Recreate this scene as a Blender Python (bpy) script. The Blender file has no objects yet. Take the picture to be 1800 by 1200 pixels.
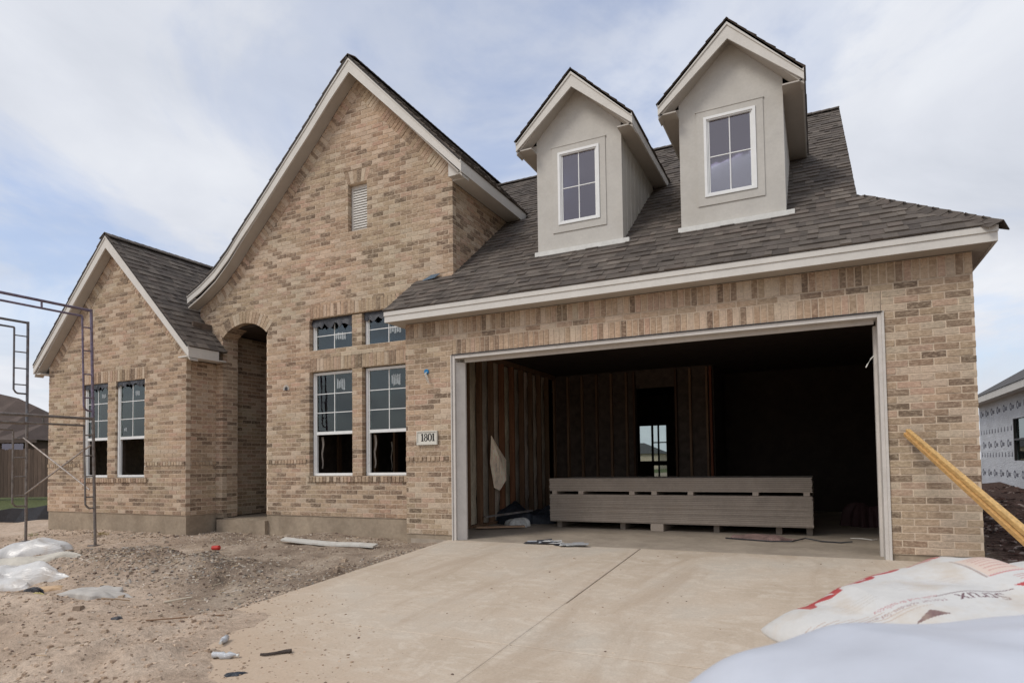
import bpy, math, random
import numpy as np
from mathutils import Vector, Matrix
random.seed(7); np.random.seed(7)
C = bpy.context.scene.collection
scn = bpy.context.scene

# ------------------------------------------------------------------ camera
CAM = np.array([4.31341, -7.19054, 0.97144])
YAW, PITCH, ROLL, FPX, CY = 0.450383, 0.0385012, -0.0134245, 1120.208, 773.189
def cam_axes():
    cy, sy = math.cos(YAW), math.sin(YAW); cp, sp = math.cos(PITCH), math.sin(PITCH)
    f = np.array([-sy*cp, cy*cp, sp]); r = np.array([cy, sy, 0.]); u = np.cross(r, f)
    cr, sr = math.cos(ROLL), math.sin(ROLL)
    return r*cr+u*sr, -r*sr+u*cr, f
R_, U_, F_ = cam_axes()
cd = bpy.data.cameras.new('camera'); cam = bpy.data.objects.new('camera', cd); C.objects.link(cam)
V = Vector
M4 = Matrix.Identity(4)
for i in range(3):
    M4[i][0] = R_[i]; M4[i][1] = U_[i]; M4[i][2] = -F_[i]; M4[i][3] = CAM[i]
cam.matrix_world = M4
cd.sensor_width = 36; cd.lens = FPX/1800*36; cd.shift_y = (CY-600)/1800; cd.clip_start = 0.05; cd.clip_end = 3000
cd.dof.use_dof = True; cd.dof.focus_distance = 8.5; cd.dof.aperture_fstop = 5.6
scn.camera = cam
def proj(P):
    d = np.asarray(P, float)-CAM; D = d@F_
    return 900+FPX*(d@R_)/D, CY-FPX*(d@U_)/D, D

# ------------------------------------------------------------------ sky and sun
SUN_EL, SUN_AZ = math.radians(48), math.radians(212)      # azimuth clockwise from +Y
w = bpy.data.worlds.new('World'); scn.world = w; w.use_nodes = True
nt = w.node_tree; nt.nodes.clear()
def N(nt, t, **k):
    n = nt.nodes.new(t)
    for a, b in k.items(): setattr(n, a, b)
    return n
def math_(nt, op, a, b=None, c=None, clamp=False):
    n = N(nt, 'ShaderNodeMath', operation=op); n.use_clamp = clamp
    for i, v in enumerate((a, b, c)):
        if v is None: continue
        if isinstance(v, (int, float)): n.inputs[i].default_value = v
        else: nt.links.new(v, n.inputs[i])
    return n.outputs[0]
def ramp(nt, fac, stops, interp='LINEAR'):
    n = N(nt, 'ShaderNodeValToRGB'); n.color_ramp.interpolation = interp
    e = n.color_ramp.elements
    while len(e) < len(stops): e.new(0.5)
    for i, (p, c) in enumerate(stops):
        e[i].position = p
        e[i].color = (c, c, c, 1) if isinstance(c, (int, float)) else (*c, 1)
    nt.links.new(fac, n.inputs[0]); return n.outputs[0]
def mixc(nt, f, a, b, mode='MIX'):
    n = N(nt, 'ShaderNodeMix', data_type='RGBA', blend_type=mode)
    for s, v in ((n.inputs[0], f), (n.inputs[6], a), (n.inputs[7], b)):
        if isinstance(v, (int, float)): s.default_value = v
        elif isinstance(v, tuple): s.default_value = (*v, 1)
        else: nt.links.new(v, s)
    return n.outputs[2]
sky = N(nt, 'ShaderNodeTexSky', sky_type='NISHITA'); sky.sun_disc = False
sky.sun_elevation = SUN_EL; sky.sun_rotation = SUN_AZ; sky.air_density = 1.2; sky.dust_density = 2.0
tc = N(nt, 'ShaderNodeTexCoord'); sep = N(nt, 'ShaderNodeSeparateXYZ'); nt.links.new(tc.outputs['Generated'], sep.inputs[0])
zz = math_(nt, 'ADD', math_(nt, 'MAXIMUM', sep.outputs[2], 0.0), 0.22)
cx = math_(nt, 'DIVIDE', sep.outputs[0], zz); cyy = math_(nt, 'DIVIDE', sep.outputs[1], zz)
cmb = N(nt, 'ShaderNodeCombineXYZ'); nt.links.new(cx, cmb.inputs[0]); nt.links.new(cyy, cmb.inputs[1])
def wnoise(vec, scale, det, rough, dist, off):
    mp = N(nt, 'ShaderNodeMapping'); mp.inputs[1].default_value = off; mp.inputs[3].default_value = (1, 1, 1)
    mp.inputs[2].default_value = (0, 0, 0.5)
    nt.links.new(vec, mp.inputs[0])
    n = N(nt, 'ShaderNodeTexNoise'); n.inputs['Scale'].default_value = scale; n.inputs['Detail'].default_value = det
    n.inputs['Roughness'].default_value = rough; n.inputs['Distortion'].default_value = dist
    nt.links.new(mp.outputs[0], n.inputs['Vector']); return n.outputs[0]
n1 = wnoise(cmb.outputs[0], 1.15, 9, 0.58, 0.45, (9.62, 3.15, 1))
n2 = wnoise(cmb.outputs[0], 0.9, 7, 0.55, 0.8, (4.4, 5.5, 2))
cover = ramp(nt, n1, [(0.34, 0.45), (0.46, 0.76), (0.56, 1.0)], 'EASE')
cover = math_(nt, 'MAXIMUM', cover, ramp(nt, sep.outputs[2], [(0.04, 1.0), (0.22, 0.0)]))
cloud = ramp(nt, n2, [(0.30, (5.4, 5.7, 6.35)), (0.46, (6.4, 6.65, 7.25)), (0.64, (7.6, 7.8, 8.2))])
base = mixc(nt, 1.0, sky.outputs[0], (1.15, 1.3, 1.6), 'MULTIPLY')
skyc = mixc(nt, cover, base, cloud)
bg = N(nt, 'ShaderNodeBackground'); bg.inputs[1].default_value = 0.1
nt.links.new(skyc, bg.inputs[0]); wo = N(nt, 'ShaderNodeOutputWorld'); nt.links.new(bg.outputs[0], wo.inputs[0])
sl = bpy.data.lights.new('sun', 'SUN'); sun = bpy.data.objects.new('sun', sl); C.objects.link(sun)
sl.energy = 1.45; sl.angle = math.radians(20); sl.color = (1, 0.95, 0.88)
sd = Vector((math.sin(SUN_AZ)*math.cos(SUN_EL), math.cos(SUN_AZ)*math.cos(SUN_EL), math.sin(SUN_EL)))
sun.rotation_euler = sd.to_track_quat('Z', 'Y').to_euler(); sun.location = (0, 0, 20)
vs = scn.view_settings; vs.view_transform = 'Standard'; vs.look = 'None'; vs.exposure = 0.22; vs.gamma = 1; vs.use_curve_mapping = False
scn.render.engine = 'CYCLES'; scn.cycles.use_denoising = True; scn.cycles.max_bounces = 6; scn.cycles.diffuse_bounces = 4
scn.cycles.transparent_max_bounces = 12

# ------------------------------------------------------------------ helpers
def tag(o, label=None, cat=None, group=None, kind=None):
    if label: o['label'] = label
    if cat: o['category'] = cat
    if group: o['group'] = group
    if kind: o['kind'] = kind
    return o
def empty(name, loc=(0, 0, 0), parent=None):
    o = bpy.data.objects.new(name, None); C.objects.link(o); o.location = loc
    o.empty_display_size = 0.2
    if parent: o.parent = parent
    return o
class MB:
    def __init__(s): s.v = []; s.f = []; s.c = []; s.m = []
    def add(s, vs, fs, col=(1, 1, 1), mi=0):
        b = len(s.v); s.v.extend([tuple(map(float, p)) for p in vs])
        for f in fs: s.f.append([b+i for i in f]); s.c.append(col); s.m.append(mi)
    def box(s, a, b, col=(1, 1, 1), mi=0, jit=0):
        x0, x1 = sorted((a[0], b[0])); y0, y1 = sorted((a[1], b[1])); z0, z1 = sorted((a[2], b[2]))
        vs = [(x, y, z) for z in (z0, z1) for y in (y0, y1) for x in (x0, x1)]
        if jit: vs = [tuple(c+random.uniform(-jit, jit) for c in p) for p in vs]
        s.add(vs, [(0, 2, 3, 1), (4, 5, 7, 6), (0, 1, 5, 4), (2, 6, 7, 3), (0, 4, 6, 2), (1, 3, 7, 5)], col, mi)
    def hexa(s, p, col=(1, 1, 1), mi=0, back=True):
        # p: 4 front corners (ccw) then the 4 matching back corners
        fs = [(0, 1, 2, 3), (0, 4, 5, 1), (1, 5, 6, 2), (2, 6, 7, 3), (3, 7, 4, 0)]
        if back: fs.append((7, 6, 5, 4))
        s.add(p, fs, col, mi)
    def quad(s, p, col=(1, 1, 1), mi=0): s.add(p, [tuple(range(len(p)))], col, mi)
    def bar(s, p, q, wd, ht, up=(0, 0, 1), col=(1, 1, 1), mi=0):
        p, q = Vector(p), Vector(q); d = (q-p).normalized(); up = Vector(up)
        sd_ = d.cross(up).normalized(); up2 = sd_.cross(d).normalized()
        o = [sd_*(-wd/2)+up2*(-ht/2), sd_*(wd/2)+up2*(-ht/2), sd_*(wd/2)+up2*(ht/2), sd_*(-wd/2)+up2*(ht/2)]
        s.hexa([p+k for k in o]+[q+k for k in o], col, mi)
    def tube(s, pts, r, n=8, col=(1, 1, 1), mi=0, cap=True):
        pts = [Vector(p) for p in pts]; rings = []
        ref = Vector((0.3, 0.2, 1)).normalized()
        for i, p in enumerate(pts):
            d = (pts[min(i+1, len(pts)-1)]-pts[max(i-1, 0)]).normalized()
            if abs(d.dot(ref)) > .95: rr = Vector((1, 0, 0))
            else: rr = ref
            a = d.cross(rr).normalized(); b = d.cross(a)
            ri = r[i] if isinstance(r, (list, tuple)) else r
            rings.append([p+a*ri*math.cos(t*2*math.pi/n)+b*ri*math.sin(t*2*math.pi/n) for t in range(n)])
        vs = [q for R in rings for q in R]; fs = []
        for i in range(len(pts)-1):
            for t in range(n): fs.append((i*n+t, i*n+(t+1) % n, (i+1)*n+(t+1) % n, (i+1)*n+t))
        if cap: fs.append(tuple(range(n-1, -1, -1))); fs.append(tuple((len(pts)-1)*n+t for t in range(n)))
        s.add(vs, fs, col, mi)
    def build(s, name, mats, parent=None, kind=None, smooth=False, loc=None, colors=True):
        me = bpy.data.meshes.new(name); me.from_pydata(s.v, [], s.f)
        if not isinstance(mats, (list, tuple)): mats = [mats]
        for m in mats: me.materials.append(m)
        if len(mats) > 1: me.polygons.foreach_set('material_index', s.m)
        if colors:
            at = me.attributes.new('tint', 'FLOAT_COLOR', 'FACE')
            at.data.foreach_set('color', [x for c in s.c for x in (*c, 1.0)])
        if smooth: me.polygons.foreach_set('use_smooth', [True]*len(s.f))
        me.update()
        o = bpy.data.objects.new(name, me); C.objects.link(o)
        if parent: o.parent = parent
        if kind: o['kind'] = kind
        if loc: o.location = loc
        return o

# ------------------------------------------------------------------ materials
def newmat(name):
    m = bpy.data.materials.new(name); m.use_nodes = True; nt = m.node_tree; nt.nodes.clear()
    out = N(nt, 'ShaderNodeOutputMaterial'); b = N(nt, 'ShaderNodeBsdfPrincipled'); nt.links.new(b.outputs[0], out.inputs[0])
    return m, nt, b
def noise(nt, scale, det=4, rough=0.55, vec=None, dist=0, out=0):
    n = N(nt, 'ShaderNodeTexNoise'); n.inputs['Scale'].default_value = scale; n.inputs['Detail'].default_value = det
    n.inputs['Roughness'].default_value = rough; n.inputs['Distortion'].default_value = dist
    if vec is None:
        g = N(nt, 'ShaderNodeNewGeometry'); vec = g.outputs['Position']
    nt.links.new(vec, n.inputs['Vector']); return n.outputs[out]
def mapped(nt, sc, rot=(0, 0, 0)):
    g = N(nt, 'ShaderNodeNewGeometry'); mp = N(nt, 'ShaderNodeMapping'); mp.inputs[3].default_value = sc; mp.inputs[2].default_value = rot
    nt.links.new(g.outputs['Position'], mp.inputs[0]); return mp.outputs[0]
def bump(nt, b, h, strength=0.4, dist=0.01):
    bp = N(nt, 'ShaderNodeBump'); bp.inputs['Strength'].default_value = strength; bp.inputs['Distance'].default_value = dist
    nt.links.new(h, bp.inputs['Height']); nt.links.new(bp.outputs[0], b.inputs['Normal'])
def attr(nt, nm='tint'):
    a = N(nt, 'ShaderNodeAttribute', attribute_name=nm); return a.outputs['Color']
def simple(name, col, rough=0.6, var=0.12, scale=6, bmp=0.15, bd=0.004, metal=0, tint=False, stain=None, spec=0.3, stretch=None):
    m, nt, b = newmat(name)
    v = mapped(nt, stretch) if stretch else None
    n = noise(nt, scale, 5, 0.6, v); n3 = noise(nt, scale*9, 3, 0.6, v)
    fac = ramp(nt, n, [(0.3, 1-var), (0.7, 1+var)])
    fac2 = ramp(nt, n3, [(0.3, 1-var*.6), (0.7, 1+var*.6)])
    c = mixc(nt, 1.0, tuple(col), fac, 'MULTIPLY'); c = mixc(nt, 1.0, c, fac2, 'MULTIPLY')
    if tint: c = mixc(nt, 1.0, c, attr(nt), 'MULTIPLY')
    if stain:
        sc, (lo, hi), amount, (r_, g_, b_) = stain
        ns = noise(nt, sc, 6, 0.65)
        c = mixc(nt, ramp(nt, ns, [(lo, 0.0), (hi, amount)]), c, (r_, g_, b_))
    nt.links.new(c, b.inputs['Base Color']); b.inputs['Roughness'].default_value = rough; b.inputs['Metallic'].default_value = metal
    b.inputs['Specular IOR Level'].default_value = spec
    if bmp: bump(nt, b, n3, bmp, bd)
    return m
# brick: face tint (or object colour) smeared with mortar
def brick_mat(name, use_obj):
    m, nt, b = newmat(name)
    if use_obj:
        oi = N(nt, 'ShaderNodeObjectInfo'); c = oi.outputs['Color']
    else: c = attr(nt)
    v = mapped(nt, (1, 1, 2.2))
    na = noise(nt, 22, 5, 0.7, v); nb = noise(nt, 95, 4, 0.7); nc = noise(nt, 1.1, 3, 0.5)
    c1 = mixc(nt, 1.0, c, ramp(nt, na, [(0.3, 0.72), (0.72, 1.25)]), 'MULTIPLY')
    smear = ramp(nt, na, [(0.48, 0.0), (0.66, 0.62)])
    c2 = mixc(nt, smear, c1, (0.50, 0.395, 0.29))
    big = ramp(nt, nc, [(0.36, (0.95, 0.98, 0.95)), (0.5, (1.0, 1.0, 1.0)), (0.64, (1.06, 1.0, 0.98))])
    c3 = mixc(nt, 1.0, c2, big, 'MULTIPLY')
    c4 = mixc(nt, 1.0, c3, ramp(nt, nb, [(0.3, 0.82), (0.7, 1.14)]), 'MULTIPLY')
    nt.links.new(c4, b.inputs['Base Color']); b.inputs['Roughness'].default_value = 0.9; b.inputs['Specular IOR Level'].default_value = 0.15
    bump(nt, b, nb, 0.5, 0.004); return m
M_BRICK = brick_mat('brick', False); M_BRICK1 = brick_mat('brick_single', True)
M_MORTAR = simple('mortar', (0.60, 0.485, 0.365), 0.95, 0.14, 14, 0.6, 0.004, spec=0.1)
def shingle_mat(name, use_obj):
    m, nt, b = newmat(name)
    if use_obj: c = N(nt, 'ShaderNodeObjectInfo').outputs['Color']
    else: c = attr(nt)
    n = noise(nt, 260, 3, 0.8); n2 = noise(nt, 7, 4, 0.6)
    c = mixc(nt, 1.0, c, ramp(nt, n, [(0.3, 0.7), (0.7, 1.3)]), 'MULTIPLY')
    c = mixc(nt, 1.0, c, ramp(nt, n2, [(0.3, 0.8), (0.7, 1.15)]), 'MULTIPLY')
    nt.links.new(c, b.inputs['Base Color']); b.inputs['Roughness'].default_value = 0.92; b.inputs['Specular IOR Level'].default_value = 0.2
    bump(nt, b, n, 0.6, 0.003); return m
M_SHIN = shingle_mat('shingle', False); M_SHIN1 = shingle_mat('shingle_single', True)
M_FELT = simple('roof_felt', (0.045, 0.04, 0.037), 0.9)
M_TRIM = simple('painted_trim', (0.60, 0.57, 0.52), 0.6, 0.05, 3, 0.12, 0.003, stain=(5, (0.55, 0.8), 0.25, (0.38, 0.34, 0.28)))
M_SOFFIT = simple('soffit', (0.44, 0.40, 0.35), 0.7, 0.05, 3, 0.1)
M_DORMER = simple('dormer_siding', (0.495, 0.47, 0.425), 0.75, 0.06, 3.5, 0.3, 0.004, stain=(2.2, (0.5, 0.75), 0.4, (0.40, 0.365, 0.31)))
M_VINYL = simple('white_vinyl', (0.74, 0.74, 0.72), 0.4, 0.04, 8, 0.05)
M_JAMB = simple('grey_primed_jamb', (0.56, 0.52, 0.475), 0.6, 0.07, 4, 0.15, 0.002, stain=(9, (0.55, 0.8), 0.4, (0.32, 0.28, 0.22)))
M_CONC = simple('foundation_concrete', (0.33, 0.265, 0.195), 0.95, 0.16, 2.2, 0.5, 0.01, stain=(3.5, (0.48, 0.7), 0.6, (0.22, 0.17, 0.12)), spec=0.1)
M_WOOD = simple('framing_wood', (0.20, 0.12, 0.07), 0.8, 0.25, 3, 0.2, stretch=(6, 6, 0.6), tint=True)
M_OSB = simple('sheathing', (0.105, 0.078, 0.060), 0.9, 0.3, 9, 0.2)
M_KRAFT = simple('kraft_insulation', (0.48, 0.415, 0.35), 0.9, 0.3, 3, 0.5, 0.02, stretch=(3, 3, .7), tint=True)
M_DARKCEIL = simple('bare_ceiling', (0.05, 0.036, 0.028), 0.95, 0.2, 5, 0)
M_STEEL = simple('scaffold_steel', (0.19, 0.175, 0.165), 0.5, 0.35, 14, 0.3, 0.002, metal=0.35, stain=(9, (0.5, 0.68), 0.7, (0.15, 0.10, 0.075)), tint=True)
M_BLACKPL = simple('black_plastic', (0.025, 0.025, 0.03), 0.35, 0.3, 12, 0.5, 0.01, spec=0.5)
M_LUMBER = simple('yellow_lumber', (0.56, 0.35, 0.135), 0.7, 0.26, 2.2, 0.3, 0.003, stretch=(30, 3.2, 30), tint=True, stain=(5, (.55, .72), .55, (.30, .17, .075)))
M_BLUE = simple('blue_plastic', (0.02, 0.17, 0.36), 0.5, 0.1)
M_RED = simple('red_plastic', (0.45, 0.04, 0.03), 0.5, 0.1)
M_WHITE = simple('white_paper', (0.62, 0.60, 0.55), 0.7, 0.1, 8, 0.4, 0.01)
M_INK = simple('black_ink', (0.012, 0.011, 0.01), 0.5, 0)
M_DRYWALL = simple('wallboard', (0.41, 0.34, 0.275), 0.9, 0.12, 5, 0.2, tint=True, stain=(2.5, (.55, .7), .35, (.25, .19, .14)))
M_GREYHOUSE = simple('grey_roofing', (0.085, 0.08, 0.078), 0.9, 0.2, 3, 0.3)

def glass_mat(name, ior, tintc):
    m, nt, b = newmat(name); nt.nodes.remove(b); out = [n for n in nt.nodes if n.type == 'OUTPUT_MATERIAL'][0]
    fr = N(nt, 'ShaderNodeFresnel'); fr.inputs[0].default_value = ior
    g = N(nt, 'ShaderNodeBsdfGlossy'); g.inputs['Roughness'].default_value = 0.02; g.inputs['Color'].default_value = (*tintc, 1)
    t = N(nt, 'ShaderNodeBsdfTransparent'); t.inputs[0].default_value = (0.72, 0.77, 0.76, 1)
    n = noise(nt, 2.2, 2, 0.5); bp = N(nt, 'ShaderNodeBump'); bp.inputs['Strength'].default_value = 0.02; bp.inputs['Distance'].default_value = 0.05
    nt.links.new(n, bp.inputs['Height']); nt.links.new(bp.outputs[0], g.inputs['Normal'])
    mx = N(nt, 'ShaderNodeMixShader'); nt.links.new(fr.outputs[0], mx.inputs[0]); nt.links.new(t.outputs[0], mx.inputs[1]); nt.links.new(g.outputs[0], mx.inputs[2])
    nt.links.new(mx.outputs[0], out.inputs[0]); return m
M_GLASS = glass_mat('window_glass', 1.75, (0.92, 1.0, 0.98))
M_GLASSD = glass_mat('coated_glass', 2.35, (1.0, 0.93, 1.05))

# concrete driveway
def drive_mat():
    m, nt, b = newmat('driveway_concrete')
    a = noise(nt, 0.8, 5, 0.6); c_ = noise(nt, 3.2, 7, 0.72, mapped(nt, (1.0, 2.0, 1), (0, 0, 0.7)), 1.4); f = noise(nt, 55, 5, 0.75)
    t = noise(nt, 1.3, 5, 0.65, mapped(nt, (1.5, .28, 1), (0, 0, 0.3)), 1.2); sp_n = noise(nt, 9, 5, 0.8)
    c = ramp(nt, a, [(0.34, (0.45, 0.365, 0.275)), (0.5, (0.51, 0.42, 0.325)), (0.66, (0.50, 0.435, 0.355))])
    c = mixc(nt, ramp(nt, c_, [(0.5, 0.0), (0.62, 0.75)]), c, (0.575, 0.495, 0.40))
    c = mixc(nt, ramp(nt, t, [(0.50, 0.0), (0.66, 0.65)]), c, (0.42, 0.33, 0.245))
    c = mixc(nt, ramp(nt, sp_n, [(0.58, 0.0), (0.72, 0.5)]), c, (0.40, 0.30, 0.215))
    # mud tracked on from the yard on the left edge
    g = N(nt, 'ShaderNodeNewGeometry'); sx_ = N(nt, 'ShaderNodeSeparateXYZ'); nt.links.new(g.outputs['Position'], sx_.inputs[0])
    d = math_(nt, 'ADD', math_(nt, 'MULTIPLY', sx_.outputs[0], -0.62), math_(nt, 'MULTIPLY', math_(nt, 'ADD', sx_.outputs[1], 3.2), -0.78))
    d = math_(nt, 'ADD', d, math_(nt, 'MULTIPLY', noise(nt, 2.0, 6, 0.7), 1.5))
    c = mixc(nt, ramp(nt, math_(nt, 'MULTIPLY', d, 0.5), [(0.05, 0.0), (0.55, 0.85)]), c, (0.47, 0.355, 0.255))
    c = mixc(nt, 1.0, c, ramp(nt, f, [(0.3, 0.90), (0.7, 1.09)]), 'MULTIPLY')
    nt.links.new(c, b.inputs['Base Color']); b.inputs['Roughness'].default_value = 0.85; b.inputs['Specular IOR Level'].default_value = 0.2
    bump(nt, b, math_(nt, 'ADD', f, math_(nt, 'MULTIPLY', c_, 1.5)), 0.4, 0.005); return m
M_DRIVE = drive_mat()
# dirt: vertex colour 'soil' (r: dark soil, g: pale sand, b: grass)
def dirt_mat():
    m, nt, b = newmat('bare_dirt')
    sp = N(nt, 'ShaderNodeSeparateColor'); nt.links.new(attr(nt, 'soil'), sp.inputs[0])
    a = noise(nt, 1.3, 6, 0.65); f = noise(nt, 16, 6, 0.75); g = noise(nt, 60, 4, 0.75)
    c = ramp(nt, a, [(0.35, (0.215, 0.160, 0.118)), (0.5, (0.33, 0.258, 0.195)), (0.64, (0.46, 0.375, 0.29))])
    sand = ramp(nt, a, [(0.32, (0.45, 0.335, 0.245)), (0.55, (0.56, 0.435, 0.33)), (0.7, (0.62, 0.50, 0.39))])
    c = mixc(nt, sp.outputs[1], c, sand)
    dark = ramp(nt, f, [(0.35, (0.035, 0.022, 0.018)), (0.6, (0.11, 0.068, 0.052)), (0.75, (0.22, 0.16, 0.13))])
    c = mixc(nt, sp.outputs[0], c, dark)
    gr = ramp(nt, f, [(0.35, (0.06, 0.07, 0.03)), (0.65, (0.15, 0.165, 0.075))])
    c = mixc(nt, sp.outputs[2], c, gr)
    c = mixc(nt, 1.0, c, ramp(nt, f, [(0.3, 0.72), (0.7, 1.22)]), 'MULTIPLY')
    c = mixc(nt, 1.0, c, ramp(nt, g, [(0.3, 0.82), (0.7, 1.15)]), 'MULTIPLY')
    nt.links.new(c, b.inputs['Base Color']); b.inputs['Roughness'].default_value = 0.97; b.inputs['Specular IOR Level'].default_value = 0.08
    h = math_(nt, 'ADD', math_(nt, 'MULTIPLY', f, 1.0), math_(nt, 'MULTIPLY', g, 0.4))
    bump(nt, b, h, 0.9, 0.03); return m
M_DIRT = dirt_mat()

# ------------------------------------------------------------------ ground
def sm(a, b, x): t = np.clip((x-a)/(b-a), 0, 1); return t*t*(3-2*t)
_rng = np.random.RandomState(3)
_oct = [(_rng.uniform(0, 6.28), _rng.uniform(0, 6.28), f, _rng.uniform(0, 6.28)) for f in np.geomspace(0.5, 26, 46)]
def fbm(x, y, lo=0.5, hi=30, p=1.0):
    o = 0
    for a, ph, f, ph2 in _oct:
        if lo <= f <= hi:
            o = o+np.sin(f*(x*math.cos(a)+y*math.sin(a))+ph+1.3*np.sin(f*.47*(y*math.cos(a)-x*math.sin(a))+ph2))/(f**p)
    return o
def drive_z(y): return 0.061*np.minimum(y, 0)
def mound(x, y, cx_, cy_, rx, ry, h): return h*np.exp(-((x-cx_)/rx)**2-((y-cy_)/ry)**2)
def sandmask(x, y):
    n = 0.22*fbm(x, y, 1.5, 8)
    return sm(-0.10, 0.95, ((-3.40-y)-0.80*(x+0.1))*0.77+0.06+n*0.7)
def ground_z(x, y):
    x = np.asarray(x, float); y = np.asarray(y, float)
    z = -0.125+0.052*np.maximum(np.minimum(y, 0), -14)+0.007*fbm(x, y, 0.5, 2.5)
    near = sm(30, 12, np.hypot(x, y+3))
    z = z+near*((0.016+0.016*sm(-3.3, -4.0, y))*fbm(x, y, 2, 30, 0.72))
    z = z+mound(x, y, -3.1, -2.35, 1.35, .65, 0.20)+mound(x, y, -1.9, -2.25, .8, .45, 0.11)+mound(x, y, -1.3, -4.75, 1.7, .85, .23)+mound(x, y, -.2, -4.5, .6, .45, .06)+mound(x, y, -4.4, -2.4, 1.2, .5, .10)
    lump = np.exp(-((x+2.4)/2.0)**2-((y+2.35)/.75)**2)
    z = z+lump*0.025*fbm(x, y, 8, 30, .5)
    right = sm(5.8, 6.8, x)*sm(-6, -2, y)
    z = z+right*(0.22*sm(0, 5, y)+0.05*np.abs(fbm(x*1.3, y*1.3, 1, 9)))*sm(60, 30, y)
    # pavement
    dz = drive_z(y)
    ond = (x > -0.2) & (x < 5.3) & (y < 0.6)
    s = sandmask(x, y)
    z = np.where(ond, np.where(s > 0.01, dz-0.022+0.085*s**.8+(0.006+0.022*s)*fbm(x, y, 4, 30, .6), dz-0.06), z)
    edge = sm(0.9, 0.1, np.abs(x+0.5))*(y < 0.3)
    z = np.where((x <= -0.2), z*(1-edge)+edge*(dz-0.045+0.012*fbm(x, y, 3, 30, .7)+0.04*s), z)
    house = (x > -9.1) & (x < 5.6) & (y > 0.75)
    return np.where(house, np.minimum(z, -0.12), z)
def axis(lo, hi, step, far):
    a = list(np.arange(lo, hi, step)); s = step; v = a[-1]
    up = []
    while v < far: s *= 1.18; v += s; up.append(v)
    s = step; v = lo; dn = []
    while v > -far: s *= 1.18; v -= s; dn.append(v)
    return np.array(dn[::-1]+a+up)
gx = axis(-8.5, 1.9, 0.035, 900); gy = axis(-6.3, 0.8, 0.032, 900)
GX, GY = np.meshgrid(gx, gy); GZ = ground_z(GX, GY)
nx, ny = len(gx), len(gy)
me = bpy.data.meshes.new('ground')
me.vertices.add(nx*ny); me.vertices.foreach_set('co', np.stack([GX, GY, GZ], -1).ravel())
idx = np.arange(nx*ny).reshape(ny, nx)
q = np.stack([idx[:-1, :-1], idx[:-1, 1:], idx[1:, 1:], idx[1:, :-1]], -1).reshape(-1, 4)
me.loops.add(q.size); me.loops.foreach_set('vertex_index', q.ravel()); me.polygons.add(len(q))
me.polygons.foreach_set('loop_start', np.arange(0, q.size, 4)); me.polygons.foreach_set('loop_total', np.full(len(q), 4)); me.update(calc_edges=True)
me.polygons.foreach_set('use_smooth', np.ones(len(q), bool))
dk = sm(5.5, 6.2, GX)*sm(-7, -4, GY)*sm(70, 40, np.hypot(GX, GY))
dk = np.maximum(dk, 0.55*np.exp(-((GX+2.9)/2.0)**2-((GY+2.3)/.65)**2)*(0.8+0.25*fbm(GX, GY, 2, 9, 1.)))
sd_ = np.maximum(sandmask(GX, GY), sm(-3.25, -3.95, GY+0.12*fbm(GX, GY, 1, 6))*(GX < 0.3))*(GX < 3)
sd_ = np.where((GX > -0.35) & (GX < 5.3) & (GY < -2.6), np.maximum(sd_, 0.92), sd_)
grs = sm(-12, -13.5, GX+0.25*fbm(GX, GY, .5, 4))*(GY > 2)
grs = np.maximum(grs, sm(60, 100, np.hypot(GX, GY))*.8)
ca = me.attributes.new('soil', 'FLOAT_COLOR', 'POINT')
ca.data.foreach_set('color', np.stack([dk, sd_, grs, np.ones_like(dk)], -1).astype(np.float32).ravel())
me.materials.append(M_DIRT)
g = bpy.data.objects.new('ground', me); C.objects.link(g); tag(g, kind='structure')

# driveway: slabs between tooled joints
drv = empty('driveway'); tag(drv, kind='structure')
for (xa, xb) in ((-0.12, 2.434), (2.446, 5.15)):
    for (ya, yb) in ((-3.39, 0.0), (-6.9, -3.402), (-11, -6.912)):
        m = MB(); za, zb = drive_z(ya), drive_z(yb)
        ns = 1
        m.hexa([(xa, ya, za), (xb, ya, za), (xb, yb, zb), (xa, yb, zb), (xa, ya, za-.12), (xb, ya, za-.12), (xb, yb, zb-.12), (xa, yb, zb-.12)])
        o = m.build('slab', M_DRIVE, drv)
        bv = o.modifiers.new('b', 'BEVEL'); bv.width = 0.008; bv.segments = 2
m = MB(); m.box((-0.13, -11, -.9), (5.16, 0, -.89)); 
jm = MB()
jm.hexa([(-.12, -11, drive_z(-11)-.02), (5.15, -11, drive_z(-11)-.02), (5.15, .0, -.02), (-.12, .0, -.02), (-.12, -11, drive_z(-11)-.1), (5.15, -11, drive_z(-11)-.1), (5.15, 0, -.1), (-.12, 0, -.1)])
jm.build('joint_bed', M_CONC, drv)
jd = MB()
for xa, xb, ya, yb in ((2.4345, 2.4455, -11, -2.35), (-.12, 2.0, -3.4015, -3.3905), (3.9, 5.15, -3.4015, -3.3905)):
    za, zb = drive_z(ya)-.0035, drive_z(yb)-.0035; jd.hexa([(xa, ya, za), (xb, ya, za), (xb, yb, zb), (xa, yb, zb), (xa, ya, za-.02), (xb, ya, za-.02), (xb, yb, zb-.02), (xa, yb, zb-.02)])
jd.build('joint_dust', M_DRIVE, drv, colors=False)

# ------------------------------------------------------------------ the house
H = empty('house', (0, 0, 0))
tag(H, 'unfinished tan brick house with two dormers over an open garage and dark shingle roofs', 'house')

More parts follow.
